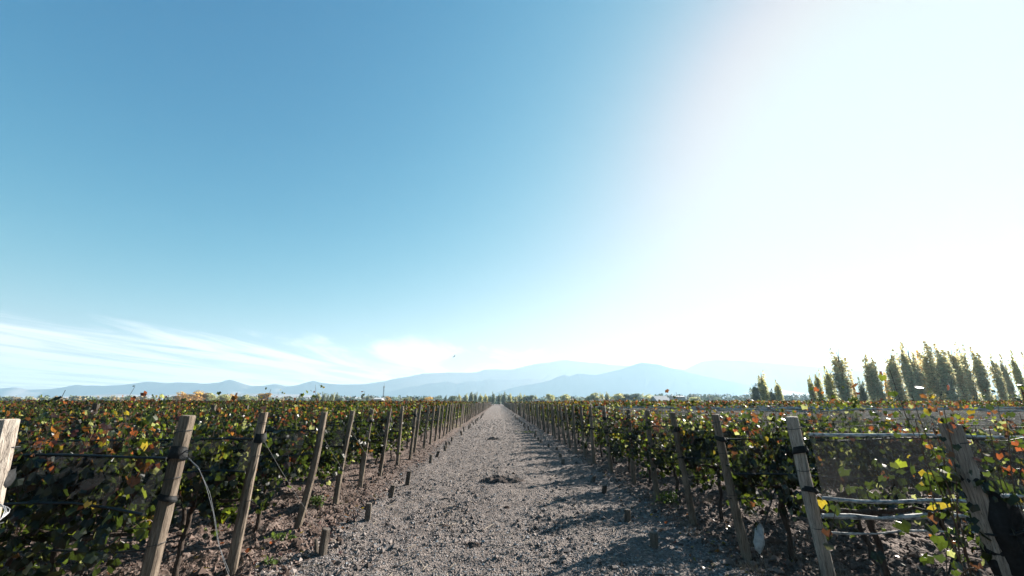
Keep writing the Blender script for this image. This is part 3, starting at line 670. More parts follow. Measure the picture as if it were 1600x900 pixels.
# ---------------------------------------------------------------- hail nets, wires and the small things hung on the posts
m_net, N = mat('hail_net')
tcn = N.n('ShaderNodeTexCoord'); st = N.noise(3.0, 5, 0.6, tcn.outputs['Object'], (0.6, 1, 14)); pt = N.noise(4.0, 4, 0.6, tcn.outputs['Object'])
fm = N.n('ShaderNodeMath', operation='MULTIPLY_ADD'); N.l(st.outputs[0], fm.inputs[0]); fm.inputs[1].default_value = 0.75; fm.inputs[2].default_value = 0.02
fac = N.n('ShaderNodeMath', operation='MULTIPLY', use_clamp=True); N.l(fm.outputs[0], fac.inputs[0]); N.l(N.ramp(pt.outputs[0], (0.3, (0.7, 0.7, 0.7)), (0.7, (1.2, 1.2, 1.2))), fac.inputs[1])
df = N.n('ShaderNodeBsdfPrincipled'); df.inputs['Base Color'].default_value = (0.014, 0.015, 0.017, 1); df.inputs['Roughness'].default_value = 0.6; df.inputs['Specular IOR Level'].default_value = 0.08
tl = N.n('ShaderNodeBsdfTranslucent'); tl.inputs['Color'].default_value = (0.05, 0.052, 0.055, 1)
ms = N.n('ShaderNodeMixShader'); ms.inputs[0].default_value = 0.35; N.l(df.outputs[0], ms.inputs[1]); N.l(tl.outputs[0], ms.inputs[2])
tr = N.n('ShaderNodeBsdfTransparent'); m2 = N.n('ShaderNodeMixShader'); N.l(fac.outputs[0], m2.inputs[0]); N.l(tr.outputs[0], m2.inputs[1]); N.l(ms.outputs[0], m2.inputs[2]); N.out(m2.outputs[0])
m_hem, N = mat('net_hem_cord'); N.out(N.bsdf((0.006, 0.0065, 0.007), 0.45, None, 0.35))
m_hem_sunlit, N = mat('sunlit_net_cord'); n1 = N.noise(30, 3, 0.6, None, (0.4, 1, 1)); N.out(N.bsdf(N.ramp(n1.outputs[0], (0.35, (0.10, 0.105, 0.11)), (0.65, (0.55, 0.54, 0.52))), 0.9, N.bump(n1.outputs[0], 0.8, 0.02), 0.08))  # hem cord with the catching sunlight put into its colour
def sunlit_net():
    m, N = mat('sunlit_hail_net'); tcn = N.n('ShaderNodeTexCoord'); st = N.noise(2.0, 5, 0.65, tcn.outputs['Object'], (0.5, 1, 12))
    fac = N.ramp(st.outputs[0], (0.3, (0.25, 0.25, 0.25)), (0.7, (0.75, 0.75, 0.75)))
    df = N.bsdf((0.075, 0.077, 0.078), 0.8, None, 0.1); tl = N.n('ShaderNodeBsdfTranslucent'); tl.inputs['Color'].default_value = (0.13, 0.132, 0.13, 1)
    ms = N.n('ShaderNodeMixShader'); ms.inputs[0].default_value = 0.5; N.l(df, ms.inputs[1]); N.l(tl.outputs[0], ms.inputs[2]); tr = N.n('ShaderNodeBsdfTransparent')
    m2 = N.n('ShaderNodeMixShader'); N.l(fac, m2.inputs[0]); N.l(tr.outputs[0], m2.inputs[1]); N.l(ms.outputs[0], m2.inputs[2]); N.out(m2.outputs[0]); return m
m_net_sunlit = sunlit_net()  # lighter copy of the net, its colour standing in for sun glow
def net_sheet(s, x0, x1, z0, z1, yo, seed):
    n = max(8, int((x1 - x0) * 6)); m = 7; r = np.random.default_rng(seed)
    X, T = np.meshgrid(np.linspace(x0, x1, n), np.linspace(0, 1, m))
    sag = 0.045 * np.sin((X - x0) * 1.3 + seed) + 0.025 * np.sin((X - x0) * 3.1 + 2 * seed)
    Z = z0 + (z1 - z0) * T + sag * (1 - 0.6 * T); Y = yo * (1 - 0.35 * T) + 0.035 * np.sin(X * 4 + seed + T * 3) * (1 - T * 0.5) + 0.10 * fbm(X * 4, T * 5 + seed, 3)
    i = (np.arange(m - 1)[:, None] * n + np.arange(n - 1)[None, :]).ravel()
    b = MB(); b.add(np.stack([s * X, Y, Z], -1).reshape(-1, 3), np.stack([i, i + 1, i + n + 1, i + n], 1)); me = b.mesh('net_sheet', m_net, smooth=True, color=False)
    e = lambda row: [(s * X[row, j], Y[row, j], Z[row, j]) for j in range(0, n, 2)]
    return me, e(0), e(m - 1)
for s in (-1, 1):
    for k in range(0, 14):
        bx, y, ln, h = POSTS[s][k]; L = min(1.36 * y + 1.5 - 3.5, 16)
        z0, z1 = (1.21, 1.64) if s == -1 else (1.16, 1.62)
        if s == 1 and k == 1: z0, z1 = 1.14, 1.79
        if s == 1 and k == 0: z0, z1 = 0.9, 1.5
        t = empty('hail_net', (bx + ln * 0.8, y, 0)); tag(t, 'black hail net with corded edges strung along the row at the %s %s post' % (ORD[k], SIDE[s]), 'net', 'hail nets along the vine rows')
        me, lo, hi = net_sheet(s, 0.0, L, z0, z1, -0.24, k + 20 * s + 31); meshobj('net_sheet', me, t)
        th = 0.020 if (s, k) == (1, 1) else (0.013 if k < 5 else 0.017)
        hm = m_hem_sunlit if s == 1 and k < 2 else m_hem
        b = MB(); b.tube(lo, th, 6); b.build('net_hem', hm, t, color=False); b = MB(); b.tube(hi, th, 6); b.build('net_hem', hm, t, color=False)
        if k < 7:
            for q, zz in enumerate((0.98, 0.80, 1.88)):
                b = MB(); rr_ = {0: 0.024, 1: 0.011, 2: 0.004}[q] if (s, k) == (1, 1) else (0.009 if q == 1 else 0.0035); b.tube([(s * L * i / 14, -0.03 - (0.12 if rr_ > .011 else 0), zz + 0.016 * math.sin(i * 1.7 + k + q)) for i in range(15)], [rr_ * (1 + .35 * math.sin(i * 2.3)) for i in range(15)], 6)
                b.build('drip_hose' if q == 1 else ('rolled_net' if rr_ > .011 else 'wire'), m_hem_sunlit if (s, k) == (1, 1) and q < 2 else (m_hem if q == 1 else m_wire), t, color=False)
# on the right the nets are also drawn up over the tops of the rows, in the sun-glow grey
for k in range(3, 22):
    bx, y, ln, h = POSTS[1][k]; L = 1.36 * y - 3.0; x0 = 0.7 + rp.random() * 1.5
    me, lo, hi = net_sheet(1, x0, L, 1.50, 1.97 + rp.gauss(0, .03), -0.30, 70 + k); me.materials.clear(); me.materials.append(m_net_sunlit)
    t = empty('hail_net', (bx, y, 0)); tag(t, 'net in sun-glow grey drawn over the vine tops behind the %s right end post' % ORD[k], 'net', 'nets drawn up over the right-hand rows')
    meshobj('net_sheet', me, t); b = MB(); b.tube(hi, 0.012 + 0.0006 * k, 5); b.build('net_hem', m_hem_sunlit, t, color=False)
# posts inside the rows whose tops stand clear of the leaves
for i, (u, v, Y) in enumerate([(1251, 634, 13.6), (1343, 634, 15.4), (1121, 632, 20.8), (334, 633, 9.77), (386, 632, 13.37), (150, 631, 8.0)]):
    p = at(u, v, Y); me = log_mesh('row_post', p.z, (0.02, 0), 0.055, 0.05, 900 + i, m_stub, 0.008, 10, 5); o = meshobj('row_post', me, None, (p.x, Y, 0))
    tag(o, ['grey post top between red leaves just right of the second right end post', 'grey post top above the netting, right of centre of the open net', 'grey post top behind the third right end post', 'dark post top in the leaves right of the nearest left end post',
            'dark post top in the leaves beside the third left end post', 'dark post top in the row far over on the left'][i], 'post', 'posts inside the vine rows')
# loops of pale wire on the post at the left edge
L0 = POST_OBJ[-1, 0]; ln0, h0 = POSTS[-1][0][2], POSTS[-1][0][3]
for i in range(4):
    b = MB(); pts = []
    for j in range(19):
        a = j / 18 * 6.28 * 0.9 + i; pts.append((ln0 * 0.75 + 0.09 + 0.10 * math.cos(a) * (1 + .25 * i), -0.08 - 0.03 * i + 0.04 * math.sin(a * 2), 1.50 + 0.055 * math.sin(a) * (1 + .3 * i)))
    b.tube(pts, 0.0028, 5); b.build('wire_loop', m_white, L0, color=False)
# the loose wire hanging off the nearest left post down to the ground
P1 = POST_OBJ[-1, 1]; y1 = POSTS[-1][1][1]; b = MB()
for vv in ([(292, 713), (310, 730), (322, 760), (333, 800), (340, 845), (352, 885), (360, 905)], [(292, 713), (312, 735), (328, 770), (336, 810), (343, 855), (358, 893)]):
    pts = [at(u, v, y1 + 0.02 * i) - P1.location for i, (u, v) in enumerate(vv)]; b.tube(pts, 0.0022, 5)
b.build('hanging_wire', m_white, P1, color=False)
b = MB(); c = at(291, 712, y1 - 0.06) - P1.location
for i in range(3): b.tube([(c.x + 0.045 * math.cos(a), c.y - 0.02 + 0.015 * i, c.z + 0.035 * math.sin(a) + 0.008 * i) for a in np.linspace(0, 6.0, 14)], 0.004, 4)
b.build('wire_knot', m_wire, P1, color=False)
# black net bundled round the thick post on the right
bx, y, ln, h = POSTS[1][0]; r = np.random.default_rng(8); V = []; nn = 22; K = 20
for i in range(K):
    q = i / (K - 1); z = 0.30 + (1.52 - 0.30) * q; cxn = bx + ln * z / h + 0.035 + 0.05 * math.sin(q * 2.6)
    rad = 0.075 + 0.035 * math.sin(q * math.pi) ** 0.7 + (0.02 if 0.55 < q < 0.9 else 0)
    for j in range(nn):
        a = 2 * math.pi * j / nn; w = rad * (1 + 0.13 * math.sin(a * 5 + i * 0.5) + 0.10 * math.sin(a * 2 - i * 0.8) + r.normal(0, 0.05)); V.append((cxn + w * 1.15 * math.cos(a), y - 0.03 + w * math.sin(a), z + 0.05 * math.sin(a * 2 + i) * q))
b = MB(); b.add(V, [(i * nn + j, i * nn + (j + 1) % nn, (i + 1) * nn + (j + 1) % nn, (i + 1) * nn + j) for i in range(K - 1) for j in range(nn)])
for e, rev in ((0, 1), (K - 1, 0)):
    ringv = V[e * nn:(e + 1) * nn]; b.add(ringv + [tuple(np.mean(ringv, 0))], [((j + 1) % nn, j, nn) if rev else (j, (j + 1) % nn, nn) for j in range(nn)])
nb = empty('net_bundle', (bx, y, 0)); me = b.mesh('net_roll', m_net_dark, smooth=True, color=False); me.transform(Matrix.Translation((-bx, -y, 0))); meshobj('net_roll', me, nb)
tag(nb, 'bulky black net bundle tied round the thick post at the far right', 'net bundle')
for z in (0.62, 0.98, 1.30):
    meshobj('tie', ring_mesh('tie', (ln * z / h + 0.06, -0.03, z), 0.05, 0.125, 0.008, m_hem, 16), nb)
# white plastic sleeve at the foot of a stay rod on the right
p = onground(1188, 874); r = np.random.default_rng(4); V = []; nn = 12; K = 9
for i in range(K):
    q = i / (K - 1)
    for j in range(nn):
        a = 2 * math.pi * j / nn; rr = (0.045 + 0.02 * math.sin(q * 3.0)) * (1 + 0.22 * math.sin(a * 2 + i * 1.1) + r.normal(0, 0.08)) * (0.45 if i in (0, K - 1) else 1)
        V.append((0.09 * q + rr * math.cos(a), 0.06 * q + rr * math.sin(a), 0.02 + 0.33 * q + 0.02 * math.sin(a + i)))
b = MB(); b.add(V, [(i * nn + j, i * nn + (j + 1) % nn, (i + 1) * nn + (j + 1) % nn, (i + 1) * nn + j) for i in range(K - 1) for j in range(nn)])
m_sleeve, N = mat('white_plastic_film'); n1 = N.noise(18, 4); pb = N.n('ShaderNodeBsdfPrincipled'); N.l(N.ramp(n1.outputs[0], (0.3, (0.2, 0.21, 0.22)), (0.6, (0.40, 0.415, 0.42))), pb.inputs['Base Color']); pb.inputs['Roughness'].default_value = 0.35; N.l(N.bump(n1.outputs[0], 0.7, 0.02), pb.inputs['Normal']); N.out(pb.outputs[0])
sv = b.build('plastic_sleeve', m_sleeve, smooth=True, color=False); sv.location = (p.x, p.y, gz1(p.x, p.y)); tag(sv, 'crumpled white plastic sleeve standing on the ground beside the third right end post', 'plastic sleeve')
b = MB(); a = at(1228, 762, p.y + 0.1); b.tube([(0, 0, -0.1), (a.x - p.x, 0.1, a.z)], 0.010, 6); st = b.build('stay_rod', m_hem, color=False); st.location = (p.x - 0.06, p.y + 0.08, gz1(p.x, p.y)); tag(st, 'thin dark stay rod slanting up from the white plastic sleeve', 'rod')
b = MB(); p0 = onground(1475, 900); a0 = at(1502, 806, p0.y); b.tube([p0 - Vector((0, 0, .1)), a0], 0.011, 6); st = b.build('stay_rod', m_hem, color=False); tag(st, 'thin dark stay rod leaning in front of the net beside the thick right post', 'rod')
# weeds and dead prunings at the feet of the rows
m_weed, N = mat('weed_leaf'); a_ = N.n('ShaderNodeAttribute', attribute_name='Col'); pb = N.bsdf(a_.outputs['Color'], 0.5); tl = N.n('ShaderNodeBsdfTranslucent'); N.l(a_.outputs['Color'], tl.inputs['Color']); ms = N.n('ShaderNodeMixShader'); ms.inputs[0].default_value = 0.5; N.l(pb, ms.inputs[1]); N.l(tl.outputs[0], ms.inputs[2]); N.out(ms.outputs[0])
def weed(u, v, n, sp, h, label, seed, cols=((0.05, 0.08, 0.015), (0.09, 0.13, 0.022))):
    r = np.random.default_rng(seed); p = onground(u, v); b = MB(); P = np.stack([r.normal(0, sp, n), r.normal(0, sp * .7, n), r.uniform(0.02, h, n)], 1)
    X, T, Nn = frames(r.normal(0, 1, (n, 3)) + [0, -.3, .8], r.normal(0, 1, (n, 3)) + [0, 0, .6]); t = r.random((n, 1)); put(b, KITE, KITE_F, P, r.uniform(.03, .075, n), X, T, Nn, np.array(cols[0]) * (1 - t) + np.array(cols[1]) * t)
    for q in range(0, n, 4): b.tube([(0, 0, -.02), tuple(P[q] * [.5, .5, .6]), tuple(P[q])], [.004, .003, .002], 3, cap=False, col=cols[0])
    o = b.build('weed', m_weed); o.location = (p.x, p.y, gz1(p.x, p.y)); tag(o, label, 'weed', 'weeds at the feet of the rows')
weed(1045, 786, 150, .16, .22, 'bright green weed at the foot of the fourth right end post', 1)
weed(1010, 745, 90, .12, .2, 'small green weed between the fifth and sixth right end posts', 2)
weed(492, 795, 90, .10, .20, 'green weed beside the fourth left end post', 3)
weed(438, 848, 50, .09, .09, 'tiny pale green weed on bare soil left of the nearest stake', 4)
weed(421, 886, 24, .05, .09, 'tiny weed touching the foot of the third left end post', 5)
weed(826, 677, 140, .35, .12, 'low green weed patch on the right edge of the path far up', 6)
weed(700, 668, 300, .6, .35, 'pale yellow-green weeds lining the left edge of the path far up', 7, ((.2, .2, .06), (.32, .3, .1)))
r = np.random.default_rng(5)
for i, (u, v, lab) in enumerate([(470, 775, 'tangle of dead vine prunings under the fourth left end post'), (410, 800, 'dry prunings lying under the leaves beside the third left end post'), (150, 805, 'dry twigs and grass under the vines at the far left')]):
    b = MB(); p = onground(u, v)
    for q in range(26):
        a = r.uniform(0, 6.28); L = r.uniform(.12, .4); c0 = np.array([r.normal(0, .28), r.normal(0, .2), r.uniform(.0, .12)]); b.tube([c0, c0 + np.array([math.cos(a) * L * .5, math.sin(a) * L * .4, r.uniform(0, .12)]), c0 + np.array([math.cos(a) * L, math.sin(a) * L * .8, r.uniform(0, .18)])], [0.006, 0.005, 0.003], 4, cap=False)
    o = b.build('dry_prunings', m_cane, color=False); o.location = (p.x, p.y, gz1(p.x, p.y)); tag(o, lab, 'prunings', 'dry prunings under the rows')
# fallen leaves and straw on the path
for i, (u, v, j, lab) in enumerate([(533, 866, 5, 'small red fallen leaf on the gravel right of the nearest stake'), (677, 764, 7, 'tiny pale scrap on the gravel near the fourth stake')]):
    p = onground(u, v); o = meshobj('fallen_leaf', LEAF_ME[j], None, (p.x, p.y, gz1(p.x, p.y) + 0.03)); o.scale = (.08,) * 3; o.rotation_euler = (0.5, 0.2, 1); tag(o, lab, 'leaf')
n = 700; b = MB(); ys = pix_y(n, 680, 950); xs = r.uniform(-2.9, 2.9, n)
m_straw, N = mat('dry_straw'); N.out(N.bsdf((0.2, 0.16, 0.115), 0.8))
a = r.uniform(0, 6.28, n); L = np.exp(r.normal(-2.9, .5, n)); zz = gz(xs, ys) + .012
dx = np.cos(a) * L; dy = np.sin(a) * L; wx = -np.sin(a) * .003; wy = np.cos(a) * .003; ds = np.maximum(1, ys / 7)
V = np.stack([np.stack([xs - dx - wx * ds, ys - dy - wy * ds, zz], 1), np.stack([xs - dx + wx * ds, ys - dy + wy * ds, zz + .004], 1), np.stack([xs + dx + wx * ds, ys + dy + wy * ds, zz + .02], 1), np.stack([xs + dx - wx * ds, ys + dy - wy * ds, zz + .016], 1)], 1)
b.add(V.reshape(-1, 3), np.arange(n * 4).reshape(n, 4)); tag(b.build('straw', m_straw, color=False), 'bits of dry straw strewn over the gravel path', 'straw', kind='stuff')

# leaves shed under the vines, and tufts of dry grass between the posts
r = np.random.default_rng(61); n = 900; b = MB(); ys = pix_y(n, 715, 960); sd = r.choice([-1, 1], n); xs = sd * (2.7 + r.exponential(1.6, n)); P = np.stack([xs, ys, gz(xs, ys) + 0.02], 1)
X, T, Nn = frames(r.normal(0, .35, (n, 3)) + [0, 0, 1], r.normal(0, 1, (n, 3))); put(b, LEAF, LEAF_F, P, r.uniform(.04, .09, n), X, T, Nn, PAL[r.choice([3, 4, 5, 6, 6, 6], n)] * r.uniform(.6, 1.6, (n, 1)))
tag(b.build('leaf_litter', m_leaf), 'brown and red leaf litter strewn on the soil under the vines', 'leaf litter', kind='stuff')
n = 2600; b = MB(); cx_ = r.choice([-1, 1], 60) * (3.3 + r.exponential(1.0, 60)); cy_ = pix_y(60, 700, 930); q = r.integers(0, 60, n); xs = cx_[q] + r.normal(0, .10, n); ys = cy_[q] + r.normal(0, .08, n); zz = gz(xs, ys) - .01; a = r.uniform(0, 6.28, n); hh = r.uniform(.05, .20, n); dx = np.cos(a) * hh * .45; dy = np.sin(a) * hh * .45
V = np.stack([np.stack([xs - .003, ys, zz], 1), np.stack([xs + .003, ys, zz], 1), np.stack([xs + dx, ys + dy, zz + hh], 1)], 1); b.add(V.reshape(-1, 3), np.arange(n * 3).reshape(n, 3)); tag(b.build('dry_grass', m_straw, color=False), 'thin tufts of dry grass between the end posts and vines', 'grass', kind='stuff')

# ---------------------------------------------------------------- trees
m_tree, N = mat('tree_leaves')
a_ = N.n('ShaderNodeAttribute', attribute_name='Col'); oi = N.n('ShaderNodeObjectInfo'); lc = N.mix(1.0, a_.outputs['Color'], oi.outputs['Color'], 'MULTIPLY')
pb = N.bsdf(lc, 0.6, None, 0.3); tl = N.n('ShaderNodeBsdfTranslucent'); N.l(N.mix(1.0, lc, (1.5, 1.5, 1.2), 'MULTIPLY'), tl.inputs['Color']); ms = N.n('ShaderNodeMixShader'); ms.inputs[0].default_value = 0.5; N.l(pb, ms.inputs[1]); N.l(tl.outputs[0], ms.inputs[2]); N.out(ms.outputs[0])
def tree_trunk(r, h, r0, limbs, up, spread, start):
    b = MB(); b.tube([(0, 0, -0.02), (r.normal(0, .006), 0, .3 * h), (r.normal(0, .01), r.normal(0, .01), .65 * h), (r.normal(0, .012), 0, .93 * h)], [r0, r0 * .75, r0 * .45, r0 * .12], 7); ends = []
    for i in range(limbs):
        z = (start + (0.82 - start) * i / limbs) * h; a = i * 2.4 + r.normal(0, .3); L = spread * r.uniform(.7, 1.1) * (1 - 0.45 * i / limbs); u = up * r.uniform(.7, 1.2)
        m1 = (math.cos(a) * L * .55, math.sin(a) * L * .55, z + u * L * .5); e = (math.cos(a) * L, math.sin(a) * L, z + u * L * 1.25); b.tube([(0, 0, z - .02), m1, e], [r0 * .35, r0 * .22, r0 * .08], 5, cap=False); ends += [m1, e]
    return b, ends
def crown_from(r, pts, nrm, size, base, var, up_tip):
    n = len(pts); X, T, Nn = frames(nrm + r.normal(0, .55, (n, 3)), np.stack([r.normal(0, .5, n), r.normal(0, .5, n), np.full(n, up_tip)], 1))
    c = np.array(base) * r.uniform(1 - var, 1 + var, (n, 1)); c[:, 0] *= r.uniform(.85, 1.3, n)
    b = MB(); put(b, QUAD, QUAD_F, pts, size * r.uniform(.6, 1.35, n), X, T, Nn, c); return b
def poplar(seed, n=1500):
    """unit height, made of upright plumes round one stem"""
    r = np.random.default_rng(seed); h = 1.0; tb, _ = tree_trunk(r, 1.0, .012, 10, 3.0, .09, .10); P = []; Nm = []
    for q in range(22):
        a = r.uniform(0, 6.28); rad = r.uniform(.0, .050); z0 = r.uniform(.02, .48) if q else .3; z1 = min(z0 + r.uniform(.28, .55), .98 - rad * 3.2) if q else 1.0; m = int(n / 22); t = r.random(m)
        w = .034 * np.sin(np.pi * np.clip(t, .02, .98)) ** .6 * (1 - .4 * t) + .004; an = r.uniform(0, 6.28, m); rr = w * np.sqrt(r.random(m)) * 1.25; lean = 1 + .25 * t
        P.append(np.stack([math.cos(a) * rad * lean + np.cos(an) * rr, math.sin(a) * rad * lean + np.sin(an) * rr, z0 + (z1 - z0) * t], 1)); Nm.append(np.stack([np.cos(an), np.sin(an), np.full(m, .3)], 1))
    P = np.concatenate(P); Nm = np.concatenate(Nm); b = crown_from(r, P, Nm, .0145, (0.086, 0.092, 0.064), .45, .9)
    # autumn yellow on the outermost, highest plumes
    C = np.concatenate(b.c); yel = np.clip((np.repeat(P[:, 2], 4) - .5) * 1.5 + r.normal(0, .25, len(C)), 0, 1); C[:, :3] = C[:, :3] * (1 - .5 * yel[:, None]) + np.array([.15, .125, .065]) * .5 * yel[:, None]; b.c = [C]
    return tb.mesh('trunk', m_bark, color=False), b.mesh('crown', m_tree)
def broadleaf(seed, n=1100, w=.42, low=.18):
    r = np.random.default_rng(seed); tb, ends = tree_trunk(r, .75, .03, 9, 1.0, .30, .25); P = []; Nm = []; k = 16
    for q in range(k):
        a = r.uniform(0, 6.28); z = r.uniform(low + .1, .84); rad = w * .62 * math.sqrt(r.random()) * math.sin(math.pi * min(max((z - low * .4) / (1.05 - low * .4), .05), .95)) ** .6; s = r.uniform(.10, .17); m = n // k; d = r.normal(0, 1, (m, 3)); d /= np.linalg.norm(d, axis=1, keepdims=True)
        c = np.array([math.cos(a) * rad, math.sin(a) * rad, z]); rr = s * r.uniform(.55, 1.1, (m, 1)); P.append(c + d * rr * [1.15, 1.15, .8]); Nm.append(d + [0, 0, .3])
    b = crown_from(r, np.concatenate(P), np.concatenate(Nm), .055, (0.086, 0.092, 0.064), .4, -.3); return tb.mesh('trunk', m_bark, color=False), b.mesh('crown', m_tree)
POP = [poplar(i, 4600) for i in range(6)]; BRO = [broadleaf(30 + i) for i in range(6)]; THIN = [poplar(20 + i, 1900) for i in range(3)]
rt = random.Random(9)
def tree(kind, u, vt, Y, wide, tint, name, label, group, vb=627.5):
    top = at(u, vt, Y); base = at(u, vb, Y); hh = top.z; t = empty(name, (top.x, Y, 0), rt.uniform(0, 6.28)); v = rt.choice(kind); t.scale = (hh * wide, hh * wide, hh)
    tag(t, label, 'tree', group); o = meshobj('trunk', v[0], t); c = meshobj('crown', v[1], t); c.color = (tint[0] * 3.2, tint[1] * 3.0, tint[2] * 2.9, 1)
    return t
# the row of tall poplars on the right (u at the foot, v of the top, width, tint)
GREY = (1.35, 1.38, 1.45); YEL = (1.9, 1.5, .95); DARK = (.55, .68, .75); YG = (1.25, 1.3, .95)  # GREY is lifted to stand in for haze and glare on the poplars
pop_r = [(1272, 586, .9, YG), (1284, 577, .8, YG), (1302, 571, 1.0, YG), (1322, 543, 1.25, GREY), (1338, 571, .5, YEL), (1351, 589, 1.1, DARK), (1367, 551, .9, GREY), (1379, 556, .8, GREY), (1391, 572, .55, YEL), (1408, 545, 1.15, GREY), (1430, 535, .75, GREY), (1441, 538, .85, GREY),
         (1457, 544, .75, YEL), (1471, 530, 1.0, GREY), (1489, 537, 1.0, GREY), (1509, 536, .85, GREY), (1524, 537, .8, GREY), (1545, 542, .85, GREY), (1571, 550, .75, GREY), (1584, 553, .7, GREY), (1604, 547, .6, YG), (1625, 549, .6, GREY)]
LOOKS = {GREY: 'grey-green', YEL: 'slim golden', DARK: 'short dark', YG: 'yellow-green'}
for i, (ub, vt, w, tn) in enumerate(pop_r):
    Y = 86 + 5 * math.sin(i * 1.7); p = at(ub, 627.5, Y); dz = at(ub, vt, Y).z
    # the foot is at ub; a plumb tree shows its top nearer the picture's middle, so only its height is taken from vt
    t = tree(THIN if w < .6 else POP, ub, vt, Y, w * 1.5, tn, 'poplar_tree', '%s poplar, %s from the left in the tall row on the right' % (LOOKS[tn], ORD[i]), 'tall poplars behind the right vineyard'); t.location.x = p.x
for i, (ub, vt, w, tn, lab) in enumerate([(1183, 598, 1.5, DARK, 'dark bushy tree on the left of the four standing alone right of centre'), (1196, 579, 1.0, YG, 'tallest pale tree of the four standing alone right of centre'), (1207, 607, 1.4, DARK, 'short dark tree between the two tall ones of the lone clump'), (1219, 593, .95, YG, 'yellow-green tree on the right of the lone clump of four')]):
    Y = 104 + 2 * i; t = tree(POP, ub, vt, Y, w * 1.75, tn, 'poplar_tree', lab, 'clump of four trees right of centre'); t.location.x = at(ub, 627.5, Y).x
# trees along the far edge of the vineyard
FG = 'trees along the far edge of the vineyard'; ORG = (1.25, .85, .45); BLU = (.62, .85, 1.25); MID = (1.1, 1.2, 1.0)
far_list = [(BRO, 288, 611, 1.0, ORG, 'orange'), (BRO, 304, 609, 1.1, ORG, 'orange and gold'), (BRO, 318, 611, 1.1, ORG, 'golden'), (BRO, 333, 613, 1.0, MID, 'green-gold'), (BRO, 350, 614, 1.0, YG, 'yellow-green'), (BRO, 362, 615, 1.0, ORG, 'orange'), (POP, 374, 618, 1.6, DARK, 'small dark'), (BRO, 384, 615, .9, MID, 'green'),
  (BRO, 398, 618, 1.2, MID, 'green'), (BRO, 413, 611, 1.0, ORG, 'orange-topped'), (BRO, 428, 619, 1.2, BLU, 'bluish'), (BRO, 455, 621, 1.3, BLU, 'bluish'), (BRO, 472, 621, 1.3, BLU, 'bluish'),
  (POP, 490, 616, 1.5, DARK, 'dark'), (POP, 498, 613, 1.4, MID, 'pale green'), (POP, 507, 612, 1.2, DARK, 'dark'), (POP, 513, 614, 1.0, DARK, 'slim dark'), (POP, 520, 613, 1.3, MID, 'pale green'), (POP, 527, 613, 1.0, DARK, 'slim dark'), (BRO, 536, 620, 1.4, BLU, 'bluish'), (BRO, 550, 620, 1.4, BLU, 'bluish'), (BRO, 562, 621, 1.4, BLU, 'bluish'), (POP, 575, 616, 1.2, DARK, 'dark'),
  (BRO, 586, 620, 1.4, BLU, 'bluish'), (BRO, 606, 618, .8, ORG, 'dull orange'), (BRO, 618, 621, 1.5, BLU, 'bluish'), (BRO, 634, 620, 1.4, MID, 'green'), (POP, 642, 620, 1.3, YG, 'yellow-green'), (POP, 650, 622, 1.3, MID, 'green'), (BRO, 663, 619, 1.2, DARK, 'dark round'), (BRO, 670, 619, 1.0, (1.7, 1.25, .55), 'bright gold'), (BRO, 684, 620, 1.4, BLU, 'bluish'), (POP, 697, 617, .8, DARK, 'slim dark'),
  (BRO, 711, 617, 1.2, DARK, 'dark round'), (POP, 718, 615, 1.2, YG, 'yellow-green'), (POP, 728, 614, 1.4, MID, 'pale green'), (POP, 736, 612, 1.4, DARK, 'tall dark'), (POP, 743, 612, 1.1, DARK, 'tall dark'), (POP, 751, 615, 1.3, YG, 'yellow-green'), (POP, 759, 615, 1.3, YG, 'yellow'), (POP, 766, 617, 1.3, MID, 'green'), (POP, 771, 612, 1.1, DARK, 'tall dark'), (POP, 780, 614, 1.3, DARK, 'dark'),
  (POP, 787, 612, 1.6, DARK, 'broad dark'), (POP, 797, 614, 1.4, YG, 'yellow-green'), (POP, 806, 619, 1.3, MID, 'green'), (POP, 812, 614, 1.3, MID, 'green'), (POP, 819, 616, 1.2, YG, 'yellow-green'), (BRO, 826, 615, 1.0, DARK, 'dark round'), (POP, 837, 617, 1.4, MID, 'green'), (BRO, 848, 621, 1.4, BLU, 'bluish'), (BRO, 859, 613, .8, YG, 'yellow-green'), (BRO, 870, 622, 1.4, BLU, 'bluish'), (BRO, 882, 614, 1.0, YG, 'yellow-green'),
  (BRO, 905, 619, 1.3, BLU, 'bluish'), (BRO, 918, 618, 1.2, MID, 'green'), (BRO, 928, 612, 1.1, MID, 'large pale green'), (POP, 940, 613, 1.2, YG, 'yellow-green'), (POP, 948, 612, 1.2, MID, 'green'), (BRO, 964, 613, 1.3, YG, 'large yellow-green'), (BRO, 977, 613, 1.3, BLU, 'bluish'), (BRO, 990, 612, 1.3, BLU, 'large bluish'), (POP, 1002, 614, 1.4, YG, 'yellow-green'), (BRO, 1012, 615, 1.2, YG, 'yellow-green'),
  (POP, 1020, 617, 1.3, MID, 'green'), (BRO, 1030, 617, 1.2, BLU, 'bluish'), (BRO, 1085, 618, 1.2, YG, 'yellow-green'), (BRO, 1120, 620, .9, DARK, 'small round dark')]
for i, (kd, ub, vt, w, tn, look) in enumerate(far_list):
    Y = 275 + 35 * rt.random(); side = 'left of' if ub < 760 else 'right of'; n_ = sum(1 for q in far_list if (q[1] < 760) == (ub < 760) and abs(q[1] - 778) <= abs(ub - 778))
    t = tree(kd, ub, vt, Y, w * (2.1 if kd is POP else 1.5), tn, 'poplar_tree' if kd is POP else 'broadleaf_tree', "%s tree, %s tree %s the path's far end" % (look, ORD[n_ - 1] if n_ <= 40 else 'last', side), FG)
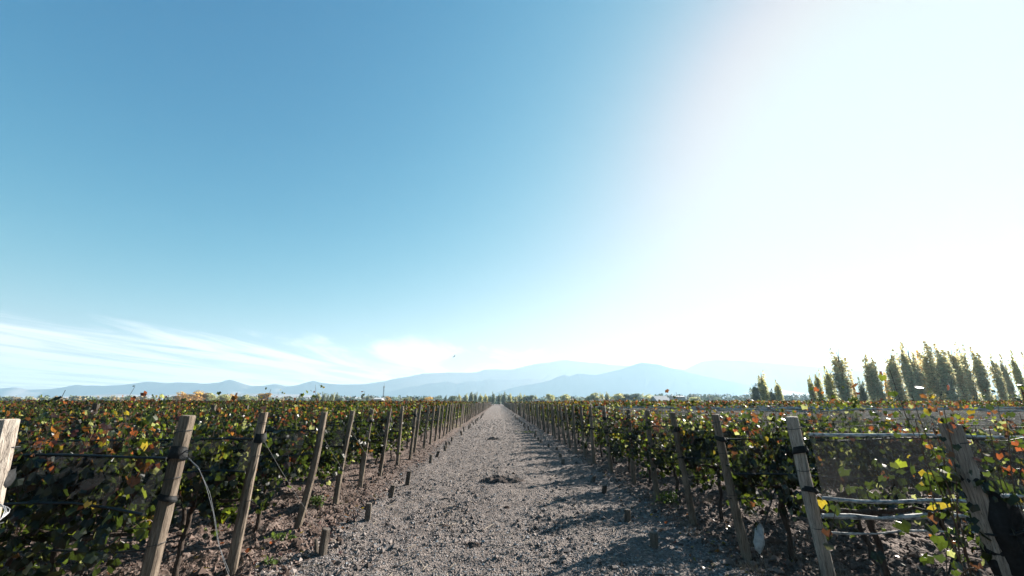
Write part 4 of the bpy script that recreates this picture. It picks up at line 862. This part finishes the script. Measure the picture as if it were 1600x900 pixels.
# the hazy wood beyond
r = np.random.default_rng(12); b = MB()
for i in range(1400):
    u = r.uniform(-80, 1700); Y = r.uniform(380, 760); hh = r.uniform(5, 11.5) * (1.2 if u > 1030 else .9) * Y / 570; x = ray(u, 628).x * Y; n = 45; z = r.beta(1.5, 1.3, n) * hh; w = hh * (.16 if r.random() < .45 else .35)
    P = np.stack([x + r.normal(0, w * .6, n), Y + r.normal(0, w * .6, n), z], 1); X, T, Nn = frames(r.normal(0, 1, (n, 3)) + [0, -.6, .3], r.normal(0, 1, (n, 3)))
    c = np.array([.14, .165, .085]) * r.uniform(.6, 1.5) * r.uniform(.7, 1.3, (n, 1)); c[:, 0] *= r.choice([1, 1, 1.6]); put(b, QUAD, QUAD_F, P, r.uniform(.8, 2.2, n), X, T, Nn, c)
m_wood, N = mat('far_wood_leaves'); a_ = N.n('ShaderNodeAttribute', attribute_name='Col'); N.out(N.bsdf(a_.outputs['Color'], .8))
tag(b.build('far_treeline', m_wood), 'hazy wood along the foot of the mountains', 'wood', kind='stuff')

# ---------------------------------------------------------------- buildings, mast, bird
m_wall, N = mat('white_render'); n1 = N.noise(1.2, 4); N.out(N.bsdf(N.ramp(n1.outputs[0], (.3, (.3, .31, .315)), (.7, (.38, .385, .39))), .85))
m_roof, N = mat('sheet_roof'); n1 = N.noise(2, 4); N.out(N.bsdf(N.ramp(n1.outputs[0], (.3, (.24, .25, .26)), (.7, (.32, .325, .33))), .5))
m_open, N = mat('dark_glass'); N.out(N.bsdf((.02, .025, .03), .2, None, .5))
m_frame, N = mat('grey_frame'); N.out(N.bsdf((.3, .31, .32), .6)); m_dark, N = mat('dark_sheet_metal'); N.out(N.bsdf((.06, .065, .07), .6))
def shed(u0, u1, Y, hw, hr, depth, label, cat, wm, rm, windows, gable=True):
    a = at(u0, 628, Y).x; c = at(u1, 628, Y).x; L = c - a; t = empty('farm_building', (a, Y, 0)); tag(t, label, cat)
    b = MB(); b.box(0, L, 0, depth, -.1, hw); b.build('wall', wm, t, color=False)
    b = MB(); o = .35; V = [(-o, -o, hw), (L + o, -o, hw), (L + o, depth / 2, hw + hr), (-o, depth / 2, hw + hr), (L + o, depth + o, hw), (-o, depth + o, hw)]; V += [(x, y, z + .14) for x, y, z in V]
    b.add(V, [(0, 3, 2, 1), (3, 5, 4, 2), (6, 7, 8, 9), (9, 8, 10, 11), (0, 1, 7, 6), (4, 5, 11, 10), (1, 2, 8, 7), (2, 4, 10, 8), (0, 6, 9, 3), (3, 9, 11, 5)]); b.build('roof', rm, t, color=False)
    b = MB()
    for x in (0.005, L - .125): b.add([(x, 0.1, hw - .02), (x, depth - .1, hw - .02), (x, depth / 2, hw + hr - .06), (x + .12, 0.1, hw - .02), (x + .12, depth - .1, hw - .02), (x + .12, depth / 2, hw + hr - .06)], [(0, 1, 2), (3, 5, 4)]); b.add([(x, 0.1, hw - .02), (x + .12, 0.1, hw - .02), (x + .12, depth / 2, hw + hr - .06), (x, depth / 2, hw + hr - .06)], [(0, 1, 2, 3)])
    b.build('gable', wm, t, color=False)
    for (x, w, z0, z1, nm) in windows:
        b = MB(); b.box(x * L, x * L + w, -.05, .03, z0, z1); d = b.build(nm, m_open, t, color=False)
        b = MB(); e = .08
        b.box(x * L - e, x * L + w + e, -.09, -.052, z1, z1 + e); b.box(x * L - e, x * L, -.09, -.052, z0, z1); b.box(x * L + w, x * L + w + e, -.09, -.052, z0, z1); b.build('frame', m_frame, d, color=False)
    return t
shed(1027, 1046, 180, 2.6, 2.0, 7, 'white farm building with grey roof and a line of dark windows right of centre', 'farm building', m_wall, m_roof, [(.12, .55, .9, 2.1, 'window'), (.32, .55, .9, 2.1, 'window'), (.52, .55, .9, 2.1, 'window'), (.76, .55, .9, 2.1, 'window')])
shed(1055, 1071, 182, 4.2, .5, 6, 'taller white flat-roofed farm building just right of the windowed one', 'farm building', m_wall, m_roof, [(.1, 1.1, 1.6, 3.4, 'window'), (.62, 1.3, .1, 2.6, 'door')])
shed(584, 596, 240, 3.6, .8, 6, 'long low white shed roof above the vines left of the path', 'shed', m_wall, m_wall, [(.4, 1.2, .2, 2.4, 'door')])
for u0, lab in ((937, 'dark low shed roof beyond the vines, left one of the dark pair'), (953, 'dark low shed roof beyond the vines, right one of the dark pair'), (836, 'dark low shed close to the right of the far end of the path')):
    shed(u0, u0 + 6, 235, 2.6, .8, 4, lab, 'shed', m_dark, m_dark, [(.3, .8, .1, 2.0, 'door')])
t = empty('radio_mast', (at(598, 628, 250).x, 250, 0)); tag(t, 'thin tall mast rising above the far trees left of the path', 'mast'); hh = at(598, 603, 250).z; b = MB()
for i in range(3): a = i * 2.094; b.tube([(.35 * math.cos(a), .35 * math.sin(a), -.1), (.22 * math.cos(a), .22 * math.sin(a), hh)], .07, 5)
b.build('leg', m_dark, t, color=False); b = MB()
for q in range(14):
    z = hh * q / 14; z2 = hh * (q + 1) / 14
    for i in range(3): a = i * 2.094; c = (i + 1) * 2.094; w = .35 - .13 * q / 14; b.tube([(w * math.cos(a), w * math.sin(a), z), (w * math.cos(c), w * math.sin(c), z2)], .04, 4, cap=False)
b.build('brace', m_dark, t, color=False); b = MB(); b.tube([(0, 0, hh - .3), (0, 0, hh + 1.6)], .06, 5); b.build('antenna', m_dark, t, color=False); b = MB(); b.box(-.45, .45, -.3, .3, hh * .9, hh * .97); b.build('antenna_panel', m_frame, t, color=False)
m_bird, N = mat('dark_feathers'); N.out(N.bsdf((.03, .032, .035), .7))
b = MB(); pts = [(0, .26, .01), (0, .21, .015), (0, .12, 0), (0, 0, 0), (0, -.12, .005), (0, -.22, .01), (0, -.34, .015)]; b.tube(pts, [.004, .022, .04, .058, .045, .025, .006], 8)
for s in (-1, 1):
    ch = [(0, .07, -.07, 0, .012), (.16, .10, -.07, .06, .010), (.33, .06, -.08, .09, .008), (.52, -.03, -.11, .05, .004)]
    V = []
    for x, yf, yb, z, th in ch: V += [(s * x, yf, z), (s * x, (yf + yb) / 2, z + th), (s * x, yb, z), (s * x, (yf + yb) / 2, z - th)]
    b.add(V, [(i * 4 + j, i * 4 + (j + 1) % 4, i * 4 + 4 + (j + 1) % 4, i * 4 + 4 + j) for i in range(3) for j in range(4)])
b.add([(-.07, -.42, .012), (.07, -.42, .012), (.02, -.26, .02), (-.02, -.26, .02), (-.07, -.42, .004), (.07, -.42, .004), (.02, -.26, 0), (-.02, -.26, 0)], [(0, 1, 2, 3), (7, 6, 5, 4), (0, 4, 5, 1), (1, 5, 6, 2), (2, 6, 7, 3), (3, 7, 4, 0)])
bd = b.build('bird', m_bird, color=False); bd.location = at(710, 557, 85); bd.rotation_euler = (R(8), R(-35), R(-50)); tag(bd, 'small dark bird flying low in the sky above the path', 'bird')
